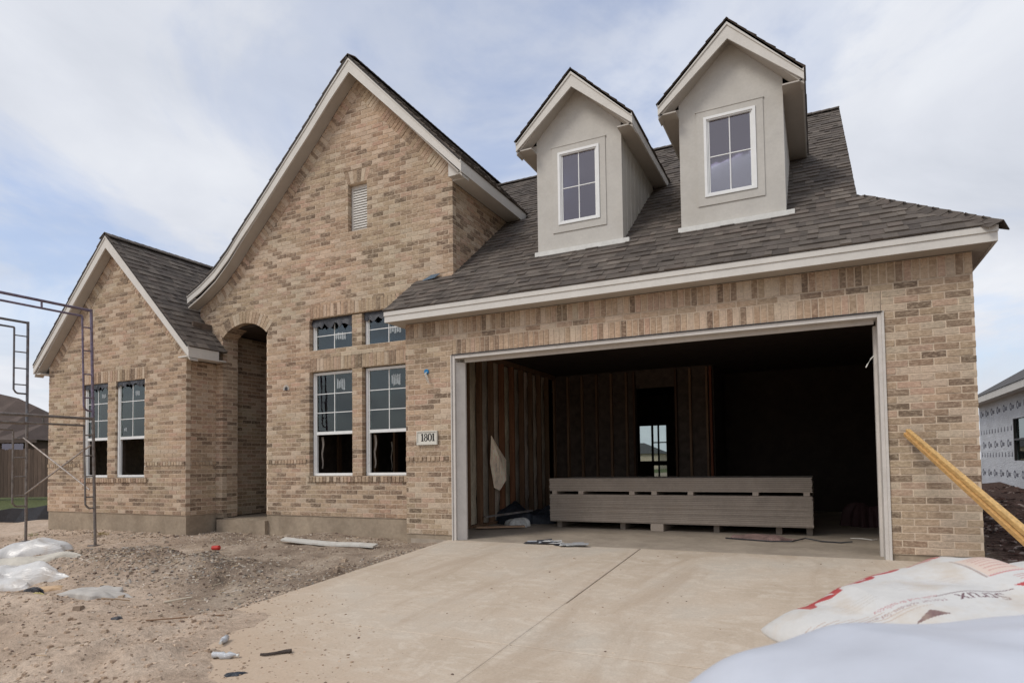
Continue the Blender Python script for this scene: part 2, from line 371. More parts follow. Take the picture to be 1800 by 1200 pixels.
CH = 0.0694; BL = 0.2083; J = 0.013
TAN = [((.44, .325, .225), 22), ((.385, .278, .19), 22), ((.50, .395, .295), 20), ((.43, .295, .215), 11), ((.31, .215, .148), 14), ((.25, .178, .125), 9), ((.20, .142, .10), 3)]
def brick_col():
    t = random.uniform(0, 106); c = TAN[0][0]
    for c, wgt in TAN:
        t -= wgt
        if t <= 0: break
    k = random.uniform(.9, 1.1); return tuple(x*k for x in c)
cands = []      # (screen area, wall key, corners, colour)
walls = {}
class Wall:
    def __init__(s, name, O, U, Nn, depth=0.09, z0=0.2):
        s.name = name; s.O = Vector(O); s.U = Vector(U).normalized(); s.N = Vector(Nn).normalized(); s.depth = depth; s.z0 = z0
        s.mort = MB(); s.items = []
    def P(s, u, z, n=0.): return s.O+s.U*u+Vector((0, 0, 1))*z+s.N*n
    def piece(s, quad2, proud=0.004, col=None, depth=None):
        # quad2: 4 (u,z) ccw as seen from outside when U runs to the viewer's right
        d = depth or s.depth
        pr = proud+random.uniform(-.0015, .0025)
        fr = [s.P(u, z, pr) for u, z in quad2]
        bk = [s.P(u, z, -d) for u, z in quad2]
        s.items.append((fr+bk, col or brick_col()))
    def strip(s, quad2, rec=0.0, d=None):
        d = d or s.depth
        s.mort.hexa([s.P(u, z, -rec) for u, z in quad2]+[s.P(u, z, -d+.003) for u, z in quad2])
    def course(s, ivals, za, zb, shift, minw=0.03):
        """ivals: (a_bottom,b_bottom,a_top,b_top)"""
        for a0, b0, a1, b1 in ivals:
            if b0-a0 < minw and b1-a1 < minw: continue
            s.strip([(a0+.002, za), (b0-.002, za), (b1-.002, zb), (a1+.002, zb)])
            lo = min(a0, a1); hi = max(b0, b1)
            k = math.floor((lo-shift)/BL); 
            while True:
                x0 = shift+k*BL; x1 = x0+BL; k += 1
                if x0 > hi: break
                ca, cb = max(x0, a0), min(x1, b0); da, db = max(x0, a1), min(x1, b1)
                if cb-ca < .012 and db-da < .012: continue
                if x0 > a0 and x0 > a1: ca = da = x0+J/2
                if x1 < b0 and x1 < b1: cb = db = x1-J/2
                if cb-ca < .01: cb = ca = (ca+cb)/2
                if db-da < .01: db = da = (da+db)/2
                if cb-ca < .02 and db-da < .02: continue
                jz = random.uniform(-.0012, .0012)
                s.piece([(ca, za+J/2+jz), (cb, za+J/2+jz), (db, zb-J/2+jz), (da, zb-J/2+jz)])
    def field(s, zmin, zmax, outline, holes=(), z0=None):
        z0 = s.z0 if z0 is None else z0
        i = int(round((zmin-z0)/CH)); 
        while z0+i*CH < zmax-.02:
            za = z0+i*CH; zb = min(za+CH, zmax); i += 1
            l0, r0 = outline(za); l1, r1 = outline(zb)
            if r0-l0 < .02 and r1-l1 < .02: continue
            if r1 < l1: l1 = r1 = (l1+r1)/2
            iv = [(l0, r0, l1, r1)]
            for h in holes:
                hz0, hz1 = h[2], h[3]
                ov = min(zb, hz1)-max(za, hz0)
                if ov < 0.5*(zb-za): continue
                if callable(h[0]): ha0, hb0 = h[0](za), h[1](za); ha1, hb1 = h[0](zb), h[1](zb)
                else: ha0 = ha1 = h[0]; hb0 = hb1 = h[1]
                nv = []
                for a0, b0, a1, b1 in iv:
                    if hb0 <= a0 or ha0 >= b0: nv.append((a0, b0, a1, b1)); continue
                    if ha0 > a0 or ha1 > a1: nv.append((a0, max(a0, ha0), a1, max(a1, ha1)))
                    if hb0 < b0 or hb1 < b1: nv.append((min(b0, hb0), b0, min(b1, hb1), b1))
                iv = nv
            s.course(iv, za, zb, (i % 2)*BL/2)
    def soldiers(s, u0, u1, za, zb, proud=0.006, lean=0):
        n = max(1, round((u1-u0)/(CH))); w_ = (u1-u0)/n
        s.strip([(u0+.002, za), (u1-.002, za), (u1-.002, zb), (u0+.002, zb)])
        for i in range(n):
            a, b = u0+i*w_+J/2, u0+(i+1)*w_-J/2
            s.piece([(a, za+J/2), (b, za+J/2), (b, zb-J/2), (a, zb-J/2)], proud)
    def along(s, pts, ln, proud=0.008, sgn=1):
        """soldiers laid square to a polyline of (u,z), hanging below it"""
        L = [0.]
        for p, q_ in zip(pts, pts[1:]): L.append(L[-1]+math.hypot(q_[0]-p[0], q_[1]-p[1]))
        n = int(L[-1]/CH)
        def at(t):
            for i in range(len(pts)-1):
                if t <= L[i+1] or i == len(pts)-2:
                    f = (t-L[i])/(L[i+1]-L[i]); p, q_ = pts[i], pts[i+1]
                    dx, dz = (q_[0]-p[0])/(L[i+1]-L[i]), (q_[1]-p[1])/(L[i+1]-L[i])
                    return p[0]+f*(q_[0]-p[0]), p[1]+f*(q_[1]-p[1]), dx, dz
        for i in range(n):
            x0, z0, dx, dz = at(i*CH+J/2); x1, z1, dx1, dz1 = at((i+1)*CH-J/2)
            nx_, nz_ = dz, -dx
            if nz_ > 0: nx_, nz_ = -nx_, -nz_
            nx1, nz1 = dz1, -dx1
            if nz1 > 0: nx1, nz1 = -nx1, -nz1
            qd = [(x0+nx_*ln, z0+nz_*ln), (x1+nx1*ln, z1+nz1*ln), (x1, z1), (x0, z0)]
            s.piece(qd, proud)
            e = .006
            s.mort.hexa([s.P(u, z, .0035) for u, z in [(x0+nx_*(ln+.004)-dx*e, z0+nz_*(ln+.004)-dz*e), (x1+nx1*(ln+.004)+dx*e, z1+nz1*(ln+.004)+dz*e), (x1+dx*e, z1+dz*e), (x0-dx*e, z0-dz*e)]]+[s.P(u, z, -.02) for u, z in qd])
    def finish(s, score=True):
        s.obj = s.mort.build(s.name, M_MORTAR, H, colors=False)
        for i, (vs_, c) in enumerate(s.items):
            a = 0
            if score:
                pj = [proj(p) for p in vs_[:4]]
                if all(p[2] > .3 for p in pj):
                    pc = (sum(p[0] for p in pj)/4, sum(p[1] for p in pj)/4)
                    if -20 < pc[0] < 1820 and -20 < pc[1] < 1210:
                        a = abs(sum(pj[k][0]*pj[(k+1) % 4][1]-pj[(k+1) % 4][0]*pj[k][1] for k in range(4)))/2
            cands.append((a, s, i))
WALLS = []
def W(*a, **k):
    x = Wall(*a, **k); WALLS.append(x); return x

# --- roof profiles
MAP = (-2.038, 7.285)                                    # main gable apex (roof top)
MLEFT = [(-2.038, 7.285), (-2.43, 6.912), (-2.86, 6.462), (-3.307, 6.02), (-3.757, 5.573), (-4.093, 5.246), (-4.384, 4.965), (-4.66, 4.68), (-4.985, 4.405), (-5.33, 4.195), (-5.66, 4.037)]
MRIGHT = [(-2.038, 7.285), (-0.063, 5.227)]
def zleft(x):
    for (xa, za), (xb, zb) in zip(MLEFT, MLEFT[1:]):
        if x >= xb: return za+(zb-za)*(xa-x)/(xa-xb)
    return MLEFT[-1][1]
def xleft(z):
    for (xa, za), (xb, zb) in zip(MLEFT, MLEFT[1:]):
        if z >= zb: return xa+(xb-xa)*(za-z)/(za-zb)
    return MLEFT[-1][0]
DROP = 0.25
LAP = (-7.12, 5.215); LR = (-4.905, 2.98); LL = (-9.32, 3.02)
LSR = (LAP[1]-LR[1])/(LR[0]-LAP[0]); LSL = (LAP[1]-LL[1])/(LAP[0]-LL[0])

# --- front gable wall of the left wing
LW = W('left_wing_wall', (0, 0, 0), (1, 0, 0), (0, -1, 0))
def lout(z):
    zt = z+DROP-.01
    r = min(-5.20, LAP[0]+(LAP[1]-zt)/LSR); l = max(-9.13, LAP[0]-(LAP[1]-zt)/LSL)
    return (l, r)
Lwin = [(-8.03, -7.30), (-7.07, -6.27)]
hol = [(a, b, .83, 2.56) for a, b in Lwin]+[(-8.06, -6.20, 2.56, 2.768), (-8.10, -6.18, .745, .835)]
hol += [(-6.24, -5.2, 1.035, 1.105), (-9.13, -8.1, 1.035, 1.105)]
LW.field(.2, 4.99, lout, hol)
LW.soldiers(-8.06, -6.20, 2.56, 2.768); LW.soldiers(-8.10, -6.18, .745, .83, .03)
LW.soldiers(-6.24, -5.205, 1.035, 1.105, .02); LW.soldiers(-9.125, -8.1, 1.035, 1.105, .02)
LW.along([(LAP[0], LAP[1]-DROP), (-5.21, LAP[1]-DROP-LSR*(LAP[0]+5.21)*-1)], .19)
LW.along([(LAP[0], LAP[1]-DROP), (-9.12, LAP[1]-DROP-LSL*(LAP[0]+9.12))], .19)
LS = W('left_wing_side_wall', (-5.20, .092, 0), (0, 1, 0), (1, 0, 0))
LS.field(.2, 2.80, lambda z: (0, .485), [(0, .5, 1.035, 1.105)]); LS.soldiers(0, .485, 1.035, 1.105, .02)
# --- main gable wall
MW = W('main_gable_wall', (0, .58, 0), (1, 0, 0), (0, -1, 0))
def mout(z):
    r = -.765 if z < 2.86 else -.34
    l = -5.20 if z < 2.98 else -5.60
    zt = z+DROP-.01
    if zt > MLEFT[-1][1]: l = max(l, xleft(zt))
    r = min(r, MAP[0]+(MAP[1]-zt)/1.0417)
    return (l, r)
AX, AH, SPR, CRN = -4.505, .522, 3.245, 3.452
rise = CRN-SPR; ARR = (AH*AH+rise*rise)/(2*rise); ACZ = CRN-ARR
def harch(z, ro=0.):
    if z <= ACZ+0: return AH
    v = (ARR+ro)**2-(z-ACZ)**2
    return min(math.sqrt(v) if v > 0 else 0, AH if ro == 0 else 9)
def ringw(z):
    hw = harch(z, .205)
    tt = (z-SPR)
    return max(0, min(hw, AH+max(0, tt)*.62+.02)) if z > SPR-.05 else AH
Mwin = [(-3.045, -2.175), (-1.985, -1.11)]
mh = [(a, b, .825, 2.50) for a, b in Mwin]+[(a, b, 2.81, 3.355) for a, b in Mwin]
mh += [(-3.03, -1.07, 2.50, 2.708), (-3.03, -1.07, 3.355, 3.563), (-3.10, -1.0, .735, .83)]
mh += [(lambda z: AX-ringw(z), lambda z: AX+ringw(z), .1, CRN+.205)]
mh += [(-2.245, -1.875, 4.665, 5.39), (lambda z: -2.06-(.19+(z-5.39)*.35), lambda z: -2.06+(.19+(z-5.39)*.35), 5.39, 5.60)]
mh += [(-3.99, -3.10, 1.035, 1.105)]
MW.field(.2, 7.09, mout, mh)
MW.soldiers(-3.03, -1.07, 2.50, 2.708); MW.soldiers(-3.03, -1.07, 3.355, 3.563); MW.soldiers(-3.10, -1.0, .735, .83, .03)
MW.soldiers(-3.975, -3.10, 1.035, 1.105, .02)
for i in range(6):                                       # flared head over the louvre
    a0, a1 = -.19+.38*i/6, -.19+.38*(i+1)/6; b0, b1 = a0*1.39, a1*1.39
    MW.piece([(-2.06+a0+J/3, 5.395), (-2.06+a1-J/3, 5.395), (-2.06+b1-J/3, 5.595), (-2.06+b0+J/3, 5.595)])
MW.strip([(-2.25, 5.39), (-1.87, 5.39), (-1.796, 5.6), (-2.324, 5.6)])
cut = MAP[1]-DROP
MW.along([(MAP[0], cut), (-.35, cut-1.0417*(MAP[0]+.35)*-1)], .19)
MW.along([(x, z-DROP) for x, z in MLEFT if x > -5.6]+[(-5.59, zleft(-5.59)-DROP)], .19)
# arch ring
na = 17; th0 = math.asin(AH/ARR)
for i in range(na):
    t0 = -th0+2*th0*i/na; t1 = -th0+2*th0*(i+1)/na
    g0 = .004/ARR
    def rp(t, rr): return (AX+rr*math.sin(t), ACZ+rr*math.cos(t))
    MW.piece([rp(t0+g0, ARR), rp(t1-g0, ARR), rp(t1-g0, ARR+.20), rp(t0+g0, ARR+.20)], .008, depth=.30)
    MW.mort.hexa([MW.P(*p, .002) for p in (rp(t0, ARR+.003), rp(t1, ARR+.003), rp(t1, ARR+.21), rp(t0, ARR+.21))]+[MW.P(*p, -.29) for p in (rp(t0, ARR+.003), rp(t1, ARR+.003), rp(t1, ARR+.21), rp(t0, ARR+.21))])
AP = W('arch_pier', (-5.027, .672, 0), (0, 1, 0), (1, 0, 0)); AP.field(.13, 3.25, lambda z: (0, .22), z0=.131)
AP2 = W('arch_pier', (-3.983, .89, 0), (0, -1, 0), (-1, 0, 0)); AP2.field(.13, 3.25, lambda z: (0, .215), z0=.131)
PW = W('porch_side_wall', (-5.27, .90, 0), (0, 1, 0), (1, 0, 0)); PW.field(.13, 3.38, lambda z: (0, 2.9), z0=.131)
PB = W('porch_back_wall', (-5.27, 3.80, 0), (1, 0, 0), (0, -1, 0)); PB.field(.13, 3.38, lambda z: (0, 1.75), [(.45, 1.45, .1, 2.3)], z0=.131)
MS = W('main_gable_side_wall', (-.34, .672, 0), (0, 1, 0), (1, 0, 0)); MS.field(3.6, 5.05, lambda z: (0, 2.7))
# --- garage walls
GW = W('garage_wall', (0, 0, 0), (1, 0, 0), (0, -1, 0), z0=.06)
gh = [(-.02, 4.89, -.2, 2.42), (-.02, 4.89, 2.42, 2.628), (-.77, 5.65, 2.697, 2.91), (-.77, -.02, 1.03, 1.103), (-.77, -.02, 0, .09)]
GW.field(.06, 2.697, lambda z: (-.765, 5.645), gh)
GW.soldiers(-.02, 4.89, 2.422, 2.628); GW.soldiers(-.765, 5.645, 2.70, 2.905); GW.soldiers(-.765, -.02, 1.032, 1.101, .02)
GR = W('garage_side_wall', (5.645, .092, 0), (0, 1, 0), (1, 0, 0), z0=.06); GR.field(.06, 2.9, lambda z: (0, 9.8), z0=.06)
GL = W('garage_side_wall', (-.765, .58, 0), (0, -1, 0), (-1, 0, 0), z0=.06); GL.field(.09, 2.9, lambda z: (0, .485), z0=.06)
LE = W('end_wall', (-9.13, 10, 0), (0, -1, 0), (-1, 0, 0)); LE.field(.2, 2.85, lambda z: (0, 9.905))
for w_ in WALLS: w_.finish()
cands.sort(key=lambda t: -t[0])
single = set((id(w_), i) for a, w_, i in cands[:296])
for w_ in WALLS:
    rest = MB()
    for i, (vs_, c) in enumerate(w_.items):
        if (id(w_), i) in single:
            o = MB(); ctr = sum((Vector(p) for p in vs_), Vector())/8
            o.hexa([Vector(p)-ctr for p in vs_], c)
            b = o.build('brick', M_BRICK1, w_.obj, loc=ctr, colors=False); b.color = (*c, 1)
        else: rest.hexa(vs_, c, back=False)
    if rest.v: rest.build('brickwork', M_BRICK, w_.obj, kind='stuff')

# --- foundations and floors
m = MB(); m.box((-9.12, .012, -.6), (-5.205, .10, .198)); m.box((-5.30, .1, -.6), (-5.209, .598, .198)); m.box((-3.99, .592, -.6), (-.76, .70, .198)); m.box((-9.12, .1, -.6), (-9.03, 10, .198))
m.box((-5.21, .60, -.6), (-5.03, .70, .198)); m.box((-9.12, 9.9, -.6), (5.64, 10, .1))
m.build('foundation', M_CONC, H)
m = MB(); m.box((-.765, .008, -.4), (-.02, .1, .087)); m.build('foundation', M_CONC, H)
m = MB(); m.box((4.9, .012, -.4), (5.64, .10, .058)); m.box((5.55, .1, -.4), (5.64, 10, .058)); m.build('foundation', M_CONC, H)
m = MB(); m.box((-.76, .1001, -.4), (-.70, .6, .087))
m.build('foundation', M_CONC, H)
m = MB(); m.box((-5.10, .52, -.4), (-3.96, .60, .10)); m.box((-5.3, .60, -.4), (-3.5, 3.9, .115)); m.build('porch_slab', M_CONC, H)
gf = MB(); gf.box((-.70, .0, -.2), (5.55, 10, -.002)); gf.build('garage_floor', simple('garage_floor_concrete', (0.36, 0.30, 0.235), 0.8, 0.15, 1.6, 0.2, stain=(2.2, (.45, .7), .6, (.22, .18, .14))), H)
fl = MB(); fl.box((-9.0, .1, -.2), (-5.32, 9.9, .16)); fl.box((-5.3, 3.95, -.2), (-.72, 9.9, .16)); fl.box((-3.7, .72, -.2), (-.72, 3.95, .16)); fl.build('house_floor', M_OSB, H)

# --- windows
def window(x0, x1, z0, z1, y, kind, glass=M_GLASS, fw=.04, parent=H, outer=None):
    """kind: 'hung' (upper sash glazed 2x3, lower sash raised) / 'transom' 2x2 / 'casement' 2x2"""
    f = MB(); d = .05
    f.box((x0, y, z0), (x0+fw, y+d, z1)); f.box((x1-fw, y, z0), (x1, y+d, z1))
    f.box((x0+fw, y, z1-fw), (x1-fw, y+d, z1)); f.box((x0+fw, y, z0), (x1-fw, y+d, z0+fw))
    # stepped inner sash
    s_ = .018
    f.box((x0+fw, y+.015, z0+fw), (x0+fw+s_, y+d, z1-fw)); f.box((x1-fw-s_, y+.015, z0+fw), (x1-fw, y+d, z1-fw))
    zlow = z0+fw
    if kind == 'hung':
        zm = z0+(z1-z0)*.41
        f.box((x0+fw+s_, y+.005, zm-.024), (x1-fw-s_, y+d, zm+.024))
        zlow = zm+.024
    o = f.build('window', M_VINYL, parent)
    xa, xb, zb = x0+fw+s_, x1-fw-s_, z1-fw
    rows = 3 if kind == 'hung' else 2
    mw = .012
    for c_ in range(2):
        for r_ in range(rows):
            pa = xa+(xb-xa)*c_/2+(mw/2 if c_ else 0); pb = xa+(xb-xa)*(c_+1)/2-(0 if c_ else mw/2)
            qa = zlow+(zb-zlow)*r_/rows+(mw/2 if r_ else 0); qb = zlow+(zb-zlow)*(r_+1)/rows-(mw/2 if r_ < rows-1 else 0)
            p = MB(); yy = y+.026; p.box((pa, yy, qa), (pb, yy+.006, qb)); p.build('pane', glass, o, colors=False)
    p = MB(); xm = (xa+xb)/2; p.box((xm-mw/2, y+.018, zlow), (xm+mw/2, y+.034, zb)); p.build('muntin', M_VINYL, o)
    for r_ in range(1, rows):
        zr = zlow+(zb-zlow)*r_/rows
        p = MB(); p.box((xa, y+.020, zr-mw/2), (xm-mw/2-.001, y+.032, zr+mw/2)); p.box((xm+mw/2+.001, y+.020, zr-mw/2), (xb, y+.032, zr+mw/2)); p.build('muntin', M_VINYL, o)
    return o
def rag(x0, x1, z1, y, parent, drop=.07, seed=0):
    rnd = random.Random(seed); v = []; n = 16
    top = []; bot = []
    for i in range(n+1):
        x = x0+(x1-x0)*i/n
        top.append((x, y+rnd.uniform(-.004, .004), z1)); bot.append((x, y-.01+rnd.uniform(-.014, .012), z1-drop*rnd.uniform(.45, 1.25)))
    m = MB()
    for i in range(n):
        m.hexa([bot[i], bot[i+1], top[i+1], top[i]]+[(p[0], p[1]+.003, p[2]) for p in (bot[i], bot[i+1], top[i+1], top[i])])
    m.build('flashing_tape', M_BLACKPL, parent, colors=False)
def sticker(x0, z0, w_, h_, y, parent, seed=0):
    rnd = random.Random(seed); m = MB(); n = 5
    for i in range(n):
        a = x0+w_*i/n; m.quad([(a, y, z0+rnd.uniform(0, .3)*h_), (a+w_/n*.8, y, z0+rnd.uniform(0, .2)*h_), (a+w_/n*.8, y, z0+h_*rnd.uniform(.7, 1)), (a, y, z0+h_*rnd.uniform(.8, 1))])
    m.build('label_remnant', simple('label_remnant', (.30, .33, .34), .6, .3, 30), parent, colors=False)
for i, (a, b) in enumerate(Lwin):
    wn = window(a+.008, b-.008, .842, 2.545, .035, 'hung'); rag(a+.01, b-.01, 2.555, .022, wn, .11, i)
    sticker(a+.46, 2.28, .12, .10, .0595, wn, i+11); sticker(a+.15, 1.66, .08, .07, .0595, wn, i+31)
for i, (a, b) in enumerate(Mwin):
    wn = window(a+.014, b-.014, .838, 2.485, .655, 'hung'); sticker(a+.48, 2.18, .17, .2, .678, wn, i+5)
    wt = window(a+.014, b-.014, 2.815, 3.345, .655, 'transom'); rag(a+.01, b-.01, 3.35, .635, wt, .16 if i == 0 else .13, i+9); sticker(a+.45, 2.98, .22, .14, .678, wt, i+70)
    wn['label'] = 'tall double hung window with its lower sash raised'
for a, b in Mwin:
    for xa, wv, za, zb, yy_ in ((a+.07, .05, .95, 1.46, .78), (a+.62, .035, .90, 1.40, 1.9)):
        m = MB(); n = 8
        for i in range(n):
            z0_, z1_ = za+(zb-za)*i/n, za+(zb-za)*(i+1)/n; o0, o1 = .012*math.sin(i*1.3), .012*math.sin((i+1)*1.3); w0_, w1_ = wv*(.5+.5*i/n), wv*(.5+.5*(i+1)/n)
            m.hexa([V((xa+o0, yy_, z0_)), V((xa+o0+w0_, yy_-.01, z0_)), V((xa+o1+w1_, yy_-.01, z1_)), V((xa+o1, yy_, z1_)), V((xa+o0, yy_+.008, z0_)), V((xa+o0+w0_, yy_, z0_)), V((xa+o1+w1_, yy_, z1_)), V((xa+o1, yy_+.008, z1_))])
        m.build('plastic_drape', M_KRAFT, H)
for x in np.arange(-3.4, -.8, .406): m = MB(); m.box((x, 1.62, .17), (x+.038, 1.71, 3.5), (.75, .7, .65)); m.build('stud', M_WOOD, H)
for x in np.arange(-8.9, -5.6, .406): m = MB(); m.box((x, 1.9, .17), (x+.038, 1.99, 2.8), (.75, .7, .65)); m.build('stud', M_WOOD, H)
# gable louvre
f = MB(); f.box((-2.24, .66, 4.67), (-2.20, .68, 5.385)); f.box((-1.92, .66, 4.67), (-1.88, .68, 5.385)); f.box((-2.20, .66, 5.35), (-1.92, .68, 5.385)); f.box((-2.20, .66, 4.67), (-1.92, .68, 4.70)); f.box((-2.24, .69, 4.66), (-1.88, .70, 5.39))
lv = f.build('gable_vent', M_TRIM, H)
for i in range(16):
    z = 4.705+i*.0405; s_ = MB(); s_.hexa([(-2.198, .645, z), (-1.922, .645, z), (-1.922, .662, z+.0375), (-2.198, .662, z+.0375), (-2.198, .651, z-.001), (-1.922, .651, z-.001), (-1.922, .667, z+.036), (-2.198, .667, z+.036)]); s_.build('slat', M_TRIM, lv)

# --- sheathing behind the brick, partitions, ceilings
m = MB()
def sheath(x0, x1, z0, z1, y, holes):
    xs = sorted({x0, x1, *[h[0] for h in holes], *[h[1] for h in holes]}); zs = sorted({z0, z1, *[h[2] for h in holes], *[h[3] for h in holes]})
    for a, b in zip(xs, xs[1:]):
        for c_, d in zip(zs, zs[1:]):
            mx, mz = (a+b)/2, (c_+d)/2
            if a < x0-1e-6 or b > x1+1e-6 or c_ < z0-1e-6 or d > z1+1e-6: continue
            if any(h[0] < mx < h[1] and h[2] < mz < h[3] for h in holes): continue
            m.box((a, y, c_), (b, y+.06, d))
sheath(-9.0, -5.3, .1, 2.9, .125, [(a, b, .83, 2.56) for a, b in Lwin])
sheath(-3.9, -.4, .1, 4.9, .71, [(a, b, .825, 2.5) for a, b in Mwin]+[(a, b, 2.81, 3.355) for a, b in Mwin])
m.build('sheathing', M_OSB, H, colors=False)
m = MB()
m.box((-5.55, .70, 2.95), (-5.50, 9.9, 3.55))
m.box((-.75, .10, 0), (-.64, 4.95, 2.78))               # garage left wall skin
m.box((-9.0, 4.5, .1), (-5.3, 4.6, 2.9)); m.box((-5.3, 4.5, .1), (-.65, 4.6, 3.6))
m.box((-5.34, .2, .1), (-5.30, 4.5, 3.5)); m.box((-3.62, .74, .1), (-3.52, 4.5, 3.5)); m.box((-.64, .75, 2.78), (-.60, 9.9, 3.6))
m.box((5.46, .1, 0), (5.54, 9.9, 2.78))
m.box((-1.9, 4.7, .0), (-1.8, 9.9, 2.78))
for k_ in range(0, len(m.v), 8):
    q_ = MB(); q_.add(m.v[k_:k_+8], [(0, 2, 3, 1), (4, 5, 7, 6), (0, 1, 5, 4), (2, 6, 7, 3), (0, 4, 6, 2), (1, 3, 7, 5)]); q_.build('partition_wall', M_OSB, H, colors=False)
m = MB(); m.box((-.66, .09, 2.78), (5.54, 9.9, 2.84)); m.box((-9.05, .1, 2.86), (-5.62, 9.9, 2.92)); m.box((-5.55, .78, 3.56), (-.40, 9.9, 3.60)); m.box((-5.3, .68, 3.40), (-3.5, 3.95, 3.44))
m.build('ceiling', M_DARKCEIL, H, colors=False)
# back wall with openings
m = MB(); bh = [(-.10, .22, 1.02, 1.97), (.27, .62, .14, 1.97)]
sheath(-9.1, 5.6, -.1, 2.9, 9.9, bh); bw = m.build('back_wall', M_OSB, H, colors=False)
m = MB(); m.box((.385, 9.92, .14), (.43, 9.95, 1.97)); m.box((.27, 9.92, 1.50), (.62, 9.95, 1.53)); m.box((.27, 9.92, .9), (.62, 9.95, 1.02)); m.build('window_mullion', M_INK, bw, colors=False)
m = MB(); m.box((-.10, 9.93, 1.02), (.22, 9.936, 1.97)); m.box((.27, 9.93, .14), (.62, 9.936, 1.97)); m.build('pane', M_GLASS, bw, colors=False)
# garage stud walls
pw = MB(); pw.box((-.64, 5.05, 0), (1.10, 5.09, 2.78)); pw.box((1.86, 5.05, 0), (2.54, 5.09, 2.78)); pw.box((1.10, 5.05, 2.42), (1.86, 5.09, 2.78)); pw.box((2.52, 5.09, 0), (2.56, 9.9, 2.78)); pass
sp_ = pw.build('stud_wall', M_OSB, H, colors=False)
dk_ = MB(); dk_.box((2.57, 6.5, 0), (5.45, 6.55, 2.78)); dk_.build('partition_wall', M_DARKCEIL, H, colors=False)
def stud(a, b, par, c=(1, 1, 1)):
    s_ = MB(); s_.box(a, b, c); return s_.build('stud', M_WOOD, par)
x = -.62
while x < 2.5:
    if not (1.0 < x < 1.9): stud((x, 4.96, .04), (x+.038, 5.048, 2.74), sp_, tuple([random.uniform(.8, 1.3)]*3))
    x += .305
for x in (1.06, 1.862): stud((x, 4.95, .04), (x+.038, 5.048, 2.74), sp_, (.5, .45, .45))
stud((2.50, 4.94, .04), (2.54, 5.048, 2.74), sp_, (1.1, .6, .5))
sg = MB(); sg.box((-.645, .12, 0), (-.64, 4.94, 2.775)); gl_ = sg.build('side_stud_wall', M_OSB, H)
for za_, zb_ in ((2.70, 2.775), (0, .04)): sg = MB(); sg.box((-.639, .12, za_), (-.55, 4.94, zb_)); sg.build('wall_plate', M_WOOD, gl_)
y = .14; k = 0
while y < 4.9:
    stud((-.638, y, .04), (-.545, y+.04, 2.70), gl_, random.choice([(1.25, .92, .78), (1.0, .95, .92), (.85, .85, .82), (1.0, .92, .88)]))
    if y+.4 < 4.9:
        b_ = MB(); n = 14; lvl = []
        cc = random.uniform(.6, 1.15); cc = (cc, cc*random.uniform(.93, 1.0), cc*random.uniform(.85, .97))
        for i in range(n+1):
            z = .05+2.63*i/n; row = []
            for j in range(5):
                t = j/4; bul = .05*math.sin(math.pi*t)+.02*math.sin(i*1.7+k*2.1)*math.sin(math.pi*t)+random.uniform(-.006, .006)
                row.append((-.625+bul, y+.045+t*.31, z))
            lvl.append(row)
        vs_ = [p for r_ in lvl for p in r_]; fs = [(i*5+j, i*5+j+1, (i+1)*5+j+1, (i+1)*5+j) for i in range(n) for j in range(4)]
        b_.add(vs_, fs, cc); b_.build('insulation_batt', M_KRAFT, gl_, smooth=True)
    y += .40; k += 1
# peeled insulation flap
b_ = MB(); pts = [(-.52, 2.02, 1.45), (-.50, 2.16, 1.30), (-.45, 2.40, 1.05), (-.42, 2.34, .72), (-.47, 2.20, .55), (-.53, 2.12, .60), (-.56, 2.05, 1.0)]
vs_ = [(-.44, 2.2, 1.0)]+pts; b_.add(vs_, [(0, i+1, (i+1) % 7+1) for i in range(7)], (2.2, 2.1, 1.9)); fo = b_.build('insulation_flap', M_KRAFT, gl_)
md = fo.modifiers.new('s', 'SOLIDIFY'); md.thickness = .012

# --- garage opening trim
m = MB(); m.box((-.02, -.012, -.02), (.018, .10, 2.42)); m.box((.0, .10, -.01), (.035, .22, 2.40)); m.box((-.035, -.03, -.02), (-.022, .02, 2.42))
m.build('door_jamb', M_JAMB, H)
m = MB(); m.box((-.01, .0, -.02), (.105, .03, 2.33)); m.v = [(x, y+ (x+.01)*1.0, z) for x, y, z in m.v]; m.build('door_jamb', M_JAMB, H)
m = MB(); m.box((4.855, -.01, -.02), (4.888, .22, 2.415)); m.box((4.83, .22, -.0), (4.86, .32, 2.33)); m.box((4.889, -.02, -.02), (4.912, -.008, 2.43)); m.build('door_jamb', M_JAMB, H)
m = MB(); m.box((.02, -.01, 2.375), (4.854, .22, 2.418)); m.box((.106, .10, 2.33), (4.83, .13, 2.374)); m.build('door_head', M_JAMB, H)
m = MB(); m.box((-.02, -.028, 2.421), (4.90, .01, 2.429)); m.build('steel_lintel', M_BLACKPL, H, colors=False)

